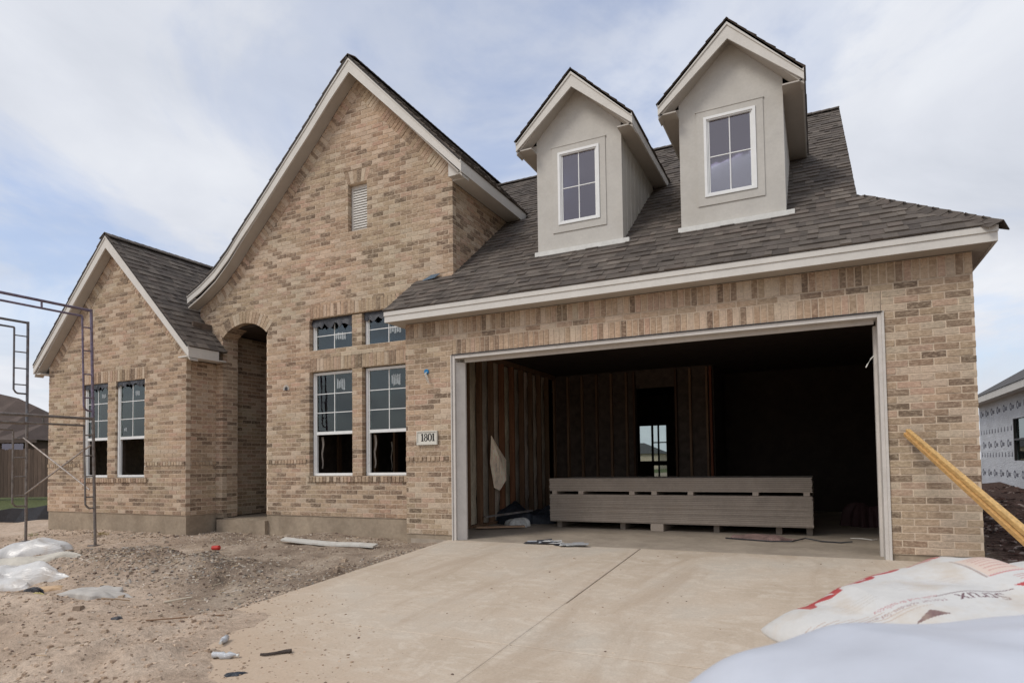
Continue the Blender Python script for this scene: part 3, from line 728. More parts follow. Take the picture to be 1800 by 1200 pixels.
# ------------------------------------------------------------------ roofs
SHC = [(.112, .094, .079), (.103, .086, .073), (.094, .079, .067), (.124, .104, .087), (.109, .089, .075), (.086, .072, .062)]
scands = []; ROOFS = []
class Roof:
    """shingles on a surface P(u,v) with normal n(v); rows of exposure E up the slope"""
    def __init__(s, name, P, nrm, vmax, span, E=.142, umark=None):
        s.items = []; s.name = name; row = 0; v = 0.
        s.base = MB()
        while v < vmax-.01:
            ve = min(v+E, vmax); iv = span((v+ve)/2)
            for ua, ub in iv:
                if ub-ua < .03: continue
                n = nrm(v)
                s.base.hexa([P(ua, v)+n*-.004, P(ub, v)+n*-.004, P(ub, ve)+n*-.004, P(ua, ve)+n*-.004, P(ua, v)+n*-.03, P(ub, v)+n*-.03, P(ub, ve)+n*-.03, P(ua, ve)+n*-.03])
                u = ua+random.uniform(-.2, 0); prev = 0
                while u < ub:
                    wd = random.choice([.07, .10, .13, .16, .20]); a, b = max(u, ua), min(u+wd, ub)
                    u += wd
                    if b-a < .015: continue
                    th = random.choice([.009, .015, .020]); c = random.choice(SHC); k_ = random.uniform(.85, 1.2)
                    if th > .01: k_ *= 1.1
                    c = tuple(x*k_ for x in c)
                    vb = v-.012; vt = min(ve+.02, vmax)
                    nb = nrm(max(v, 0)); ntp = nrm(ve)
                    p = [P(a, vb)+nb*th, P(b, vb)+nb*th, P(b, vt)+ntp*.002, P(a, vt)+ntp*.002, P(a, vb)+nb*-.003, P(b, vb)+nb*-.003, P(b, vt)+ntp*-.006, P(a, vt)+ntp*-.006]
                    s.items.append((p, c))
            v = ve; row += 1
        ROOFS.append(s)
    def finish(s):
        s.obj = s.base.build(s.name, M_FELT, H, colors=False)
        for i, (p, c) in enumerate(s.items):
            pj = [proj(q_) for q_ in p[:4]]; a = 0
            if all(q_[2] > .3 for q_ in pj):
                pc = (sum(q_[0] for q_ in pj)/4, sum(q_[1] for q_ in pj)/4)
                if 0 < pc[0] < 1800 and 0 < pc[1] < 1200: a = abs(sum(pj[k][0]*pj[(k+1) % 4][1]-pj[(k+1) % 4][0]*pj[k][1] for k in range(4)))/2
            scands.append((a, s, i))
V = Vector
SL = .765; EY, EZ = -.25, 3.065; cs = math.sqrt(1+SL*SL)
def gP(u, v): return V((u, EY+v/cs, EZ+SL*v/cs))
gn = V((0, -SL, 1)).normalized()
RY = 4.84; RZ = EZ+SL*(RY-EY)
def gspan(v):
    y = EY+v/cs; z = EZ+SL*v/cs
    right = 5.825-(y-EY)*(1.055/1.16) if y < EY+1.16 else 4.77
    left = -.955 if y < .56 else -.335
    if z > 5.05: left = MAP[0]+(MAP[1]-z)/1.0417-.02
    left = max(left, -2.05)
    out = [(left, right)]
    for (da, db, yd) in ((.925, 2.113, .72), (2.85, 4.04, .72)):
        if y > yd+.12 and y < 2.3:
            o2 = []
            for a, b in out:
                if a < da < b: o2 += [(a, da+.02), (db-.02, b)]
                else: o2.append((a, b))
            out = o2
    return out
Roof('garage_roof', gP, lambda v: gn, (RY-EY)*cs, gspan)
def bP(u, v): return V((-u, 2*RY-EY-v/cs, EZ+SL*v/cs))
Roof('back_roof', bP, lambda v: V((0, SL, 1)).normalized(), (RY-EY)*cs, lambda v: [(-5.8 if v < 1.4 else -4.77, 2.05)], E=.28)
# right hip
HX = 1.055; hs = (.887)/HX*1.0; hcs = math.sqrt(1+hs*hs)
def hP(u, v): return V((5.825-v/hcs, u, EZ+hs*v/hcs))
Roof('hip_roof', hP, lambda v: V((hs, 0, 1)).normalized(), HX*hcs, lambda v: [(EY+(v/hcs)*(1.16/1.055), 9.9-(v/hcs)*1.1)])
m = MB(); m.add([(4.60, .95, 3.90), (4.60, 8.75, 3.90), (4.60, RY, RZ-.05)], [(0, 1, 2)]); m.build('dutch_gable_end', M_DORMER, H, colors=False)
m = MB(); m.bar((4.745, EY+1.25, EZ+SL*1.25-.09), (4.745, RY, RZ-.10), .03, .10); m.bar((4.745, 2*RY-EY-1.17, EZ+SL*1.17-.09), (4.745, RY, RZ-.10), .03, .10); m.build('rake_board', M_TRIM, H)
# left wing roof
def lnrm(sx, s_): return V((sx*s_, 0, 1)).normalized()
lc = math.sqrt(1+LSR**2); LLEN = (LR[0]-LAP[0])*lc
def lrP(u, v): return V((LR[0]-v/lc, u, LR[1]+LSR*v/lc))
Roof('left_wing_roof', lrP, lambda v: lnrm(1, LSR), LLEN, lambda v: [(-.205, .56 if LR[0]-v/lc > -5.60 else 9.95)])
lc2 = math.sqrt(1+LSL**2)
def llP(u, v): return V((LL[0]+v/lc2, -u, LL[1]+LSL*v/lc2))
Roof('left_wing_roof', llP, lambda v: lnrm(-1, LSL), (LAP[0]-LL[0])*lc2, lambda v: [(-9.95, .205)], E=.2)
# main gable roof
mc = math.sqrt(1+1.0417**2)
def mrP(u, v): return V((-.063-v/mc, u, 5.227+1.0417*v/mc))
def mspan(v): return [(.335, min(9.95, 2.7+v*.62))]
Roof('main_gable_roof', mrP, lambda v: lnrm(1, 1.0417), 1.99*mc, mspan)
ML2 = MLEFT[::-1]; ML = [0.]
for p, q_ in zip(ML2, ML2[1:]): ML.append(ML[-1]+math.hypot(q_[0]-p[0], q_[1]-p[1]))
def mseg(v):
    for i in range(len(ML)-1):
        if v <= ML[i+1] or i == len(ML)-2: return i
def mlP(u, v):
    i = mseg(v); f = (v-ML[i])/(ML[i+1]-ML[i]); p, q_ = ML2[i], ML2[i+1]
    return V((p[0]+f*(q_[0]-p[0]), -u, p[1]+f*(q_[1]-p[1])))
def mln(v):
    i = mseg(v); p, q_ = ML2[i], ML2[i+1]; return V((-(q_[1]-p[1]), 0, q_[0]-p[0])).normalized()
Roof('main_gable_roof', mlP, mln, ML[-1], lambda v: [(-9.95, -.335)], E=.2)

def board_run(profile, y0, y1, h0, h1, name, par, mat=M_TRIM, off=-.012):
    """rake board under a roof profile of (x,z); plumb height h0 at the start to h1 at the end"""
    m = MB(); n = len(profile)
    for i in range(n-1):
        (xa, za), (xb, zb) = profile[i], profile[i+1]; ha = h0+(h1-h0)*i/(n-1); hb = h0+(h1-h0)*(i+1)/(n-1)
        fr = [(xa, y0, za-ha), (xb, y0, zb-hb), (xb, y0, zb+off), (xa, y0, za+off)]
        if xb < xa: fr = [fr[1], fr[0], fr[3], fr[2]]
        m.hexa([V(p) for p in fr]+[V((p[0], y1, p[2])) for p in fr])
    return m.build(name, mat, par)
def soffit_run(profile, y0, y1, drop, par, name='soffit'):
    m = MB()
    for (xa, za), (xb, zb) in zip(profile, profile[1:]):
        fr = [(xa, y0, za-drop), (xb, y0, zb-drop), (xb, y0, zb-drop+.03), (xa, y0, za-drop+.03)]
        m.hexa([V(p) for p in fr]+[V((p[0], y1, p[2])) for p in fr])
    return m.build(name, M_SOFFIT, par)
def trim_pair(profile, yf, yw, h0, h1, par, DRP=.235):
    # face board plus a thin shingle mould above it, and the soffit back to the wall
    board_run(profile, yf+.012, yf+.037, h0, h1, 'rake_board', par)
    board_run(profile, yf, yf+.012, h0*.30, h1*.34, 'rake_mould', par, off=-.006)
    soffit_run(profile, yf+.037, yw, DRP, par)
trim_pair(MLEFT, .34, .575, .262, .15, H)
trim_pair([(-2.038, 7.285), (-.065, 5.229)], .34, .575, .262, .18, H)
trim_pair([LAP, LR], -.20, -.008, .262, .18, H)
trim_pair([LAP, LL], -.20, -.008, .262, .18, H)
# side eaves
m = MB(); m.box((-.090, .377, 5.05), (-.067, 3.2, 5.215)); m.box((-.12, .377, 5.052), (-.0905, .575, 5.072)); m.box((-.332, .5752, 5.052), (-.0905, 3.2, 5.072)); tr_ = [(-.335, 5.073), (-.0905, 5.073), (-.0905, 5.09), (-.335, 5.30)]; m.hexa([V((x, .46, z)) for x, z in tr_]+[V((x, .574, z)) for x, z in tr_]); m.build('eave_fascia', M_TRIM, H)
m = MB(); m.box((-4.93, -.16, 2.80), (-4.91, .40, 2.965)); m.box((-5.19, .0, 2.81), (-4.93, .57, 2.83)); m.box((-5.195, -.16, 2.81), (-4.93, -.001, 2.83)); m.build('eave_fascia', M_TRIM, H)
m = MB(); m.box((-9.315, -.16, 2.83), (-9.295, 10, 2.99)); m.box((-9.295, -.155, 2.83), (-9.14, 10, 2.85)); m.build('eave_fascia', M_TRIM, H)
m = MB(); m.box((-.94, EY+.012, 2.91), (5.795, EY+.037, 3.045)); m.box((-.945, EY, 2.995), (5.80, EY+.012, 3.052)); m.build('eave_fascia', M_TRIM, H)
m = MB(); m.box((5.77, EY+.04, 2.91), (5.795, 9.9, 3.045)); m.build('eave_fascia', M_TRIM, H)
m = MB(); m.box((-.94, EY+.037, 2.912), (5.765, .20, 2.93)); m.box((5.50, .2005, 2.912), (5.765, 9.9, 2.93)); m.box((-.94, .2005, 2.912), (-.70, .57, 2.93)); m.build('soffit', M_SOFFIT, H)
m = MB(); m.add([(-.95, EY+.03, 2.92), (-.95, .57, 2.92), (-.95, .57, EZ+SL*.8), (-.95, EY+.03, 3.05)], [(0, 1, 2, 3)]); m.build('rake_board', M_TRIM, H)
# caps on hips and ridges
def caps(p, q_, name='ridge_cap', wd=.15, step=.14):
    p, q_ = V(p), V(q_); L = (q_-p).length; d = (q_-p)/L; n = int(L/step); sd2 = d.cross(V((0, 0, 1))).normalized(); up = sd2.cross(d)
    m = MB()
    for i in range(n):
        a = p+d*(i*step); b = p+d*min(L, (i*step+step+.05)); c = random.choice(SHC)
        for s_ in (-1, 1):
            e = sd2*s_*wd
            m.hexa([a+up*.020, a+e+up*(.020-wd*.62), b+e+up*(.012-wd*.62), b+up*.012, a+up*.010, a+e+up*(.010-wd*.62), b+e+up*(-.002-wd*.62), b+up*-.002], c)
    m.build(name, M_SHIN, H)
caps((5.83, EY-.01, EZ+.0), (4.77, EY+1.16, EZ+SL*1.16+.01), 'hip_cap', .115)
caps((4.77, RY, RZ+.02), (-2.0, RY, RZ+.02)); caps((LAP[0], -.21, LAP[1]+.0), (LAP[0], 9.9, LAP[1]+.0)); caps((MAP[0], .33, MAP[1]+.0), (MAP[0], 9.9, MAP[1]+.0))
# back gable infill
m = MB(); m.add([(-5.6, 9.88, 2.9), (-.4, 9.88, 2.9), (-.4, 9.88, 5.3), (-2.09, 9.88, 7.2), (-5.6, 9.88, 3.9)], [(0, 1, 2, 3, 4)]); m.add([(-9.1, 9.88, 2.9), (-5.3, 9.88, 2.9), (-7.19, 9.88, 5.0)], [(0, 1, 2)]); m.build('back_gable', M_DORMER, H, colors=False)

# --- dormers
M_FLASH = simple('white_flashing', (.62, .61, .57), .5, .1, 12, .2)
def dormer(x0, x1, ax, az, ex0, ex1, ez, wx0, wx1):
    yf = .72; yr = .50
    D = empty('dormer', (0, 0, 0), H)
    zs0 = (az-ez)/(ax-ex0); zs1 = (az-ez)/(ex1-ax)
    def top(x): return (az-.15)-(zs0*(ax-x) if x < ax else zs1*(x-ax))
    # front wall with opening
    zb = 3.80; wz0, wz1 = 4.185, 5.15; m = MB(); zc = top(x0)
    def panel(a, b, c_, d): m.box((a, yf, c_), (b, yf+.03, d))
    panel(x0, wx0, zb, wz1); panel(wx1, x1, zb, wz1); panel(wx0, wx1, zb, wz0)
    fr = [(x0, yf, wz1), (x1, yf, wz1), (x1, yf, top(x1)), (ax, yf, top(ax)), (x0, yf, top(x0))]
    m.add(fr+[(p[0], yf+.03, p[2]) for p in fr], [(0, 1, 2, 3, 4), (9, 8, 7, 6, 5), (0, 5, 6, 1), (1, 6, 7, 2), (2, 7, 8, 3), (3, 8, 9, 4), (4, 9, 5, 0)])
    m.build('dormer_front', M_DORMER, D, colors=False)
    # flat panel round the window
    m = MB(); a, b, c_, d = wx0-.095, wx1+.095, wz0-.11, wz1+.09
    m.box((a, yf-.012, c_), (wx0-.012, yf-.001, d)); m.box((wx1+.012, yf-.012, c_), (b, yf-.001, d)); m.box((wx0-.012, yf-.012, c_), (wx1+.012, yf-.001, wz0-.012)); m.box((wx0-.012, yf-.012, wz1+.012), (wx1+.012, yf-.001, d))
    m.box((a-.012, yf-.018, d), (b+.012, yf-.001, d+.012)); m.build('window_surround', M_DORMER, D, colors=False)
    m = MB()   # white brick-mould
    for (p, q_) in (((wx0-.010, wz0-.010), (wx0+.022, wz1+.010)), ((wx1-.022, wz0-.010), (wx1+.010, wz1+.010)), ((wx0+.022, wz1-.022), (wx1-.022, wz1+.010)), ((wx0+.022, wz0-.010), (wx1-.022, wz0+.022))):
        m.box((p[0], yf-.024, p[1]), (q_[0], yf+.02, q_[1]))
    m.build('window_casing', M_VINYL, D)
    # sides: grooved vertical boards
    for sx, xx in ((1, x1), (-1, x0)):
        m = MB(); yb = 2.45; y = yf+.032; n = 0
        while y < yb:
            ye = min(y+.10, yb); g_ = 0 if n % 2 == 0 else .006
            xa, xb = (xx-.03, xx-g_) if sx > 0 else (xx+g_, xx+.03)
            zlo = EZ+SL*(y-EY)-.1
            m.box((xa, y, zlo), (xb, ye, top(x1)+.05)); y = ye+.0004; n += 1
        m.build('dormer_side', M_DORMER, D, colors=False)
    # roof
    ridge_y = EY+(az-EZ)/SL; 
    for sx, ex, z_ in ((1, ex1, zs1), (-1, ex0, zs0)):
        c2 = math.sqrt(1+z_*z_); Ln = abs(ex-ax)*c2
        m = MB(); nn = V((sx*z_, 0, 1)).normalized(); v = 0
        while v < Ln-.005:
            ve = min(v+.142, Ln); 
            def DP(u, v_): return V((ex-sx*v_/c2, u, ez+z_*v_/c2))
            yend = EY+(ez+z_*ve/c2-EZ)/SL+.06; u = yr
            m.hexa([DP(yr, v)+nn*-.004, DP(yend, v)+nn*-.004, DP(yend, ve)+nn*-.004, DP(yr, ve)+nn*-.004, DP(yr, v)+nn*-.025, DP(yend, v)+nn*-.025, DP(yend, ve)+nn*-.025, DP(yr, ve)+nn*-.025], (.05, .045, .04))
            while u < yend:
                wd = random.choice([.12, .17, .22, .3]); b = min(u+wd, yend); th = random.choice([.009, .016]); c = random.choice(SHC)
                m.hexa([DP(u-.02*(u == yr), v-.012)+nn*th, DP(b, v-.012)+nn*th, DP(b, ve+.01)+nn*.002, DP(u-.02*(u == yr), ve+.01)+nn*.002, DP(u, v-.012)+nn*-.003, DP(b, v-.012)+nn*-.003, DP(b, ve+.01)+nn*-.006, DP(u, ve+.01)+nn*-.006], c); u = b
            v = ve
        m.build('dormer_roof', M_SHIN, D)
        yb = EY+(ez-EZ)/SL+.02
        m = MB(); e1 = ex-sx*.022
        m.box((e1, yr+.037, ez-.13), (ex-sx*.002, yb-.1, ez-.012)); m.build('eave_fascia', M_TRIM, D)
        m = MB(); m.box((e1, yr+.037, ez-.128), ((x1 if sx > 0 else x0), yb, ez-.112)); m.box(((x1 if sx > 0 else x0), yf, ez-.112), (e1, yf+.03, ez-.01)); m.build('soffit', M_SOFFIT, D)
    trim_pair([(ax, az), (ex1, ez)], yr, yf-.002, .232, .13, D, .17); trim_pair([(ax, az), (ex0, ez)], yr, yf-.002, .232, .13, D, .17)
    m = MB(); m.box((x0-.03, yf-.05, EZ+SL*(yf-.05-EY)+.012), (x1+.09, yf-.002, EZ+SL*(yf-EY)+.035)); m.build('base_flashing', M_FLASH, D)
    window(wx0+.006, wx1-.006, wz0+.006, wz1-.006, yf-.012, 'casement', M_GLASSD, fw=.03)
    # dark attic box behind the glass
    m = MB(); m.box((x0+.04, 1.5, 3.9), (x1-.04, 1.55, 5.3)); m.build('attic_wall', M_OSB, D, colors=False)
dormer(.925, 2.113, 1.515, 6.135, .705, 2.315, 5.345, 1.245, 1.805)
dormer(2.85, 4.040, 3.466, 6.172, 2.635, 4.270, 5.355, 3.155, 3.728)

for r_ in ROOFS: r_.finish()
scands.sort(key=lambda t: -t[0]); single = set((id(r_), i) for a, r_, i in scands[:296])
for r_ in ROOFS:
    rest = MB()
    for i, (p, c) in enumerate(r_.items):
        if (id(r_), i) in single:
            o = MB(); ctr = sum(p, V())/8; o.hexa([q_-ctr for q_ in p], c); b = o.build('shingle', M_SHIN1, r_.obj, loc=ctr, colors=False); b.color = (*c, 1)
        else: rest.hexa(p, c)
    if rest.v: rest.build('shingles', M_SHIN, r_.obj, kind='stuff')

# --- small fittings on the brickwork
def lathe_ring(m, cx_, cz_, y, rx, rz, tx, tz, n=28, col=(1, 1, 1)):
    for i in range(n):
        a, b = 2*math.pi*i/n, 2*math.pi*(i+1)/n
        o = lambda t: (cx_+rx*math.cos(t), cz_+rz*math.sin(t)); q_ = lambda t: (cx_+(rx-tx)*math.cos(t), cz_+(rz-tz)*math.sin(t))
        p = [o(a), o(b), q_(b), q_(a)]; m.hexa([V((u, y, z)) for u, z in p]+[V((u, y+.005, z)) for u, z in p], col)
pl = MB(); x0, x1, z0, z1 = -.572, -.252, 1.252, 1.437
pl.box((x0, -.028, z0), (x1, -.006, z1)); pl.box((x0, -.038, z0), (x0+.014, -.028, z1)); pl.box((x1-.014, -.038, z0), (x1, -.028, z1)); pl.box((x0+.014, -.038, z1-.014), (x1-.014, -.028, z1)); pl.box((x0+.014, -.038, z0), (x1-.014, -.028, z0+.03))
plo = pl.build('house_number_plate', simple('pale_cast_stone', (.60, .57, .50), .8, .06, 20, .2), H); plo['label'] = 'pale stone house number plate reading 1801'
dg = MB(); zc = 1.352; hh = .050; yy = -.032
def one(cx_):
    dg.box((cx_-.009, yy, zc-hh), (cx_+.009, yy+.004, zc+hh)); dg.box((cx_-.019, yy, zc-hh), (cx_+.019, yy+.004, zc-hh+.008)); dg.box((cx_-.019, yy, zc+hh-.016), (cx_-.009, yy+.004, zc+hh-.008))
one(x0+.088); one(x0+.262)
lathe_ring(dg, x0+.142, zc+.026, yy, .024, .025, .012, .006); lathe_ring(dg, x0+.142, zc-.023, yy, .029, .029, .014, .006)
lathe_ring(dg, x0+.206, zc, yy, .034, .052, .018, .006)
dg.build('digits', M_INK, plo, colors=False)
m = MB(); m.tube([(-.42, -.02, 2.235), (-.42, .01, 2.235)], .035, 14); bx = m.build('electrical_box', M_BLUE, H, colors=False)
m = MB()
for k in range(3): m.tube([(-.42+.006*k, -.02, 2.225), (-.415+.012*k, -.07, 2.20), (-.40+.016*k, -.06, 2.15-.01*k), (-.395+.02*k, -.045, 2.10-.02*k)], .004, 6)
m.build('wire', simple('pale_wire', (.6, .58, .52), .5), bx)
m = MB(); m.tube([(-3.536, .565, 2.262), (-3.536, .60, 2.262)], .03, 12); hv = m.build('pipe_stub', M_BLACKPL, H, colors=False)
m = MB()
for k in range(11):
    t = math.pi*(k/10.)*1.2-.3; m.bar((-3.536+.035*math.cos(t), .567, 2.262+.035*math.sin(t)), (-3.536+.068*math.cos(t), .565, 2.262+.068*math.sin(t)), .008, .004, (0, 1, 0))
m.build('mortar_collar', M_FLASH, hv)
m = MB(); m.hexa([V(p) for p in ((-.80, .48, 3.655), (-.58, .47, 3.67), (-.55, .55, 3.74), (-.70, .56, 3.74), (-.80, .48, 3.645), (-.58, .47, 3.66), (-.55, .55, 3.73), (-.70, .56, 3.73))]); m.build('valley_flashing', simple('blue_grey_metal', (.10, .16, .22), .35, .2, 20, .3, metal=.4), H)

# ------------------------------------------------------------------ wallboard in the garage
G1 = 'wallboard bundles stored in the garage'
def bundle(name, z0, n, label):
    B = empty(name, (.55, 1.9, z0)); tag(B, label, 'wallboard stack', G1)
    t = .01275; me0 = None
    for i in range(n):
        m = MB(); k = 1 if i % 2 == 0 else .74
        k *= random.uniform(.93, 1.05)
        m.box((0, 0, 0), (3.655, 1.22, t-.0016), (k, k, k)); o = m.build('sheet', M_DRYWALL, B); o.location = (random.uniform(-.008, .008), random.uniform(-.007, .007), i*t)
    return B
bundle('wallboard_bundle', .105, 32, 'thick lower bundle of grey wallboard sheets on the garage floor')
bundle('wallboard_bundle', .562, 15, 'thin upper bundle of grey wallboard sheets resting on spacer blocks')
for nm, zb, h_, xs in (('spacer_block', .514, .0475, (.59, 1.02, 1.80, 2.12, 2.63, 3.48, 4.10)), ('floor_block', .0, .104, (.62, 1.62, 2.10, 2.95, 3.75, 4.12))):
    where = ['at the left end', 'second from the left end', 'third from the left', 'just left of the doorway gap' , 'right of the middle', 'second from the right end', 'at the right end']
    for i, x in enumerate(xs):
        m = MB(); wdt = .18 if (nm == 'floor_block' and i == 2) else .075
        yb_ = 1.9+random.uniform(-.01, .01)+(.0 if nm == 'spacer_block' or i == 2 else .12); kk = 1.0 if nm == 'spacer_block' or i == 2 else .55; m.box((x, yb_, zb+.0005), (x+wdt, 3.1, zb+h_-.0005), (kk, kk, kk)); o = m.build(nm, M_DRYWALL)
        if nm == 'spacer_block': tag(o, 'short grey spacer between the wallboard bundles, '+['leftmost of seven', 'second of seven from left', 'third of seven from left', 'middle one of seven', 'third of seven from right', 'second of seven from right', 'rightmost of seven'][i], 'spacer', 'spacers between the wallboard bundles')
        else: tag(o, 'block on the floor under the wallboard, '+['leftmost of six', 'second of six from left', 'third and widest of six', 'third of six from right', 'second of six from right', 'rightmost of six'][i], 'block', 'blocks under the wallboard')

# ------------------------------------------------------------------ soft heaps and scraps
def gz(x, y):
    z = float(ground_z(np.array(x), np.array(y)))
    if -.12 < x < 5.15 and y < 0: z = max(z, drive_z(y).item() if hasattr(drive_z(y), 'item') else drive_z(y))
    return z
def heap(name, cx_, cy_, rx, ry, h, rot, mat, seed, rough=.35, base=None, res=34, lo=4, hi=26, power=.6, parent=None, smooth=False):
    """a crumpled closed heap lying on the ground"""
    vs_ = []; fs = []; cr, sr = math.cos(rot), math.sin(rot); off = seed*3.7
    for j in range(res+1):
        for i in range(res+1):
            a, b = 2*i/res-1, 2*j/res-1
            k = math.sqrt(max(0, 1-a*a))*1.0; ed = 1+.16*math.sin(5*math.atan2(b, a)+seed)+.08*math.sin(11*math.atan2(b, a)+seed*2)
            # square to disc
            u = a*math.sqrt(1-b*b/2)*ed; v = b*math.sqrt(1-a*a/2)*ed
            r = min(1, math.hypot(a*math.sqrt(1-b*b/2), b*math.sqrt(1-a*a/2)))
            x = cx_+u*rx*cr-v*ry*sr; y = cy_+u*rx*sr+v*ry*cr
            n = float(fbm(np.array((u*rx*1.0+off)*1.0), np.array(v*ry+off), lo, hi, power))
            z = (gz(x, y) if base is None else base)+h*max(0, (1-r**2.5))**.5*(1+rough*n*.35)+rough*.02*n*(r < .99)
            vs_.append((x, y, z+(.002 if r > .98 else .006)))
    for j in range(res):
        for i in range(res): p = j*(res+1)+i; fs.append((p, p+1, p+res+2, p+res+1))
    rim = [i for i in range(res+1)]+[j*(res+1)+res for j in range(1, res+1)]+[res*(res+1)+i for i in range(res-1, -1, -1)]+[j*(res+1) for j in range(res-1, 0, -1)]
    b0 = len(vs_); vs_ += [(vs_[k][0], vs_[k][1], vs_[k][2]-.02) for k in rim]; nr = len(rim)
    for i in range(nr): fs.append((rim[i], b0+i, b0+(i+1) % nr, rim[(i+1) % nr]))
    cen = Vector((cx_, cy_, gz(cx_, cy_) if base is None else base))
    vs_ = [tuple(Vector(v)-cen) for v in vs_]
    m = MB(); m.add(vs_, fs); return m.build(name, mat, parent, loc=cen, colors=False, smooth=smooth)
M_PLASTIC = simple('milky_plastic', (.58, .56, .53), .3, .08, 3, .25, .02, spec=.55, stain=(3, (.52, .68), .7, (.42, .34, .26)))
M_CARD = simple('cardboard', (.48, .33, .20), .85, .15, 6, .2)
M_TAN = simple('tan_scrap', (.42, .27, .17), .9, .2, 8, .3)
T = tag
T(heap('plastic_sheeting', -4.10, -3.36, .92, .33, .17, .30, M_PLASTIC, 1, .6), 'large milky heap of plastic sheeting beside the rubble mound', 'plastic sheeting', 'plastic sheeting heaps')
T(heap('plastic_sheeting', -5.55, -2.35, .70, .28, .19, .5, M_PLASTIC, 4, .3), 'rounded bundle of milky plastic nearest the scaffolding', 'plastic sheeting', 'plastic sheeting heaps')
T(heap('plastic_sheeting', -4.65, -2.86, .85, .22, .08, .40, simple('dusty_plastic', (.50, .46, .39), .6, .12, 5, .4, .02), 9, .5), 'flat dusty beige sheet lying between two milky plastic heaps', 'plastic sheeting', 'plastic sheeting heaps')
T(heap('concrete_spill', -2.0, -3.38, .34, .16, .05, .3, simple('grey_slurry', (.44, .41, .37), .9, .1, 12, .4), 14, .5), 'pale grey patch of hardened slurry below the rubble mound', 'concrete spill')
T(heap('cardboard_scrap', -2.72, -3.42, .17, .09, .03, .2, M_CARD, 21, .4, res=14), 'orange torn cardboard in front of the milky plastic', 'cardboard')
T(heap('black_scrap', -2.66, -3.60, .15, .05, .03, .1, M_BLACKPL, 23, .6, res=14), 'crumpled black scrap under the orange cardboard', 'scrap')
T(heap('yellow_scrap', -2.25, -3.78, .12, .04, .02, .0, simple('faded_yellow', (.45, .38, .16), .7), 24, .4, res=12), 'faded yellow scrap lying on the sand edge', 'scrap')
T(heap('dark_clod', -.86, -3.9, .045, .03, .03, .4, M_BLACKPL, 25, .8, res=10), 'small black clod on the dirt beside the driveway edge', 'clod')

# thin gravel, clods and chips
def rocks(name, n, place, size, cols, mat, flat=.6, parent=None, seedv=1):
    rnd = random.Random(seedv); m = MB()
    base = [(-1, -1, -1), (1, -1, -1), (1, 1, -1), (-1, 1, -1), (-1, -1, 1), (1, -1, 1), (1, 1, 1), (-1, 1, 1)]
    fs = [(0, 3, 2, 1), (4, 5, 6, 7), (0, 1, 5, 4), (1, 2, 6, 5), (2, 3, 7, 6), (3, 0, 4, 7)]
    for _ in range(n):
        p = place(rnd)
        if p is None: continue
        x, y, z = p; s = size(rnd); a = rnd.uniform(0, 6.28); c_, s_ = math.cos(a), math.sin(a)
        e = s if not isinstance(s, tuple) else s[0]; sx, sy, sz = (s, s*rnd.uniform(.5, 1), s*flat*rnd.uniform(.5, 1)) if not isinstance(s, tuple) else s
        tl = rnd.uniform(-.35, .35); vs_ = []
        for bx_, by_, bz_ in base:
            k = .75 if bz_ > 0 else 1
            u, v, w_ = bx_*sx*k*rnd.uniform(.6, 1), by_*sy*k*rnd.uniform(.6, 1), bz_*sz*rnd.uniform(.6, 1)
            u2 = u*c_-v*s_; v2 = u*s_+v*c_
            vs_.append((x+u2, y+v2, z+w_+u*tl*.6+sz*.3))
        k = rnd.uniform(.75, 1.25); c = rnd.choice(cols); m.add(vs_, fs, tuple(q_*k for q_ in c))
    o = m.build(name, mat, parent, kind='stuff'); return o
M_ROCK = simple('loose_stone', (1, 1, 1), .95, .15, 30, .4, tint=True, spec=.1)
DC = [(.33, .26, .19), (.42, .34, .26), (.24, .18, .13), (.50, .43, .35), (.16, .115, .09), (.37, .28, .20)]
def yard(rnd):
    x = rnd.uniform(-8.8, .2); y = rnd.uniform(-5.6, .45)
    if x > -5.2 and y > .5: return None
    if x > -.14 and y > -3.5-.8*x: return None
    return (x, y, gz(x, y))
rocks('gravel', 16000, yard, lambda r: .003+.014*r.random()**4, DC, M_ROCK, seedv=3)
def mnd(rnd):
    x = rnd.gauss(-2.6, 1.1); y = rnd.gauss(-2.35, .38)
    if x > -.3: return None
    return (x, y, gz(x, y))
rocks('rubble', 5200, mnd, lambda r: .004+.020*r.random()**3, DC+[(.28, .24, .20), (.40, .36, .31), (.2, .17, .14)], M_ROCK, seedv=5)
rocks('splinters', 1500, lambda r: yard(r) if r.random() < .4 else mnd(r), lambda r: (.02+.05*r.random(), .003, .002), [(.6, .52, .38), (.5, .36, .22), (.2, .15, .1), (.65, .6, .52)], M_ROCK, seedv=8)
def edge_(rnd):
    y = rnd.uniform(-3.5, -.2); x = -.16-abs(rnd.gauss(0, .16)); return (x, y, gz(x, y))
rocks('edge_gravel', 1500, edge_, lambda r: .004+.014*r.random()**2, DC+[(.25, .23, .2)], M_ROCK, seedv=11)
def fore(rnd):
    x = rnd.uniform(-2.6, 1.2); y = rnd.uniform(-5.6, -3.5)
    if float(sandmask(x, y)) < .3 and x > -.15: return None
    return (x, y, gz(x, y)-.004)
rocks('sand_clods', 2600, fore, lambda r: .004+.022*r.random()**4.5, [(.46, .345, .25), (.40, .29, .205), (.52, .41, .31), (.34, .25, .18)], M_ROCK, .8, seedv=13)
def ondr(rnd):
    x = rnd.uniform(0, 4.9); y = -rnd.random()**.8*5.2; return (x, y, drive_z(y)+.001)
rocks('driveway_crumbs', 420, ondr, lambda r: .002+.010*r.random()**4, [(.14, .10, .08), (.25, .18, .13), (.38, .28, .2), (.5, .42, .33)], M_ROCK, .4, seedv=15)
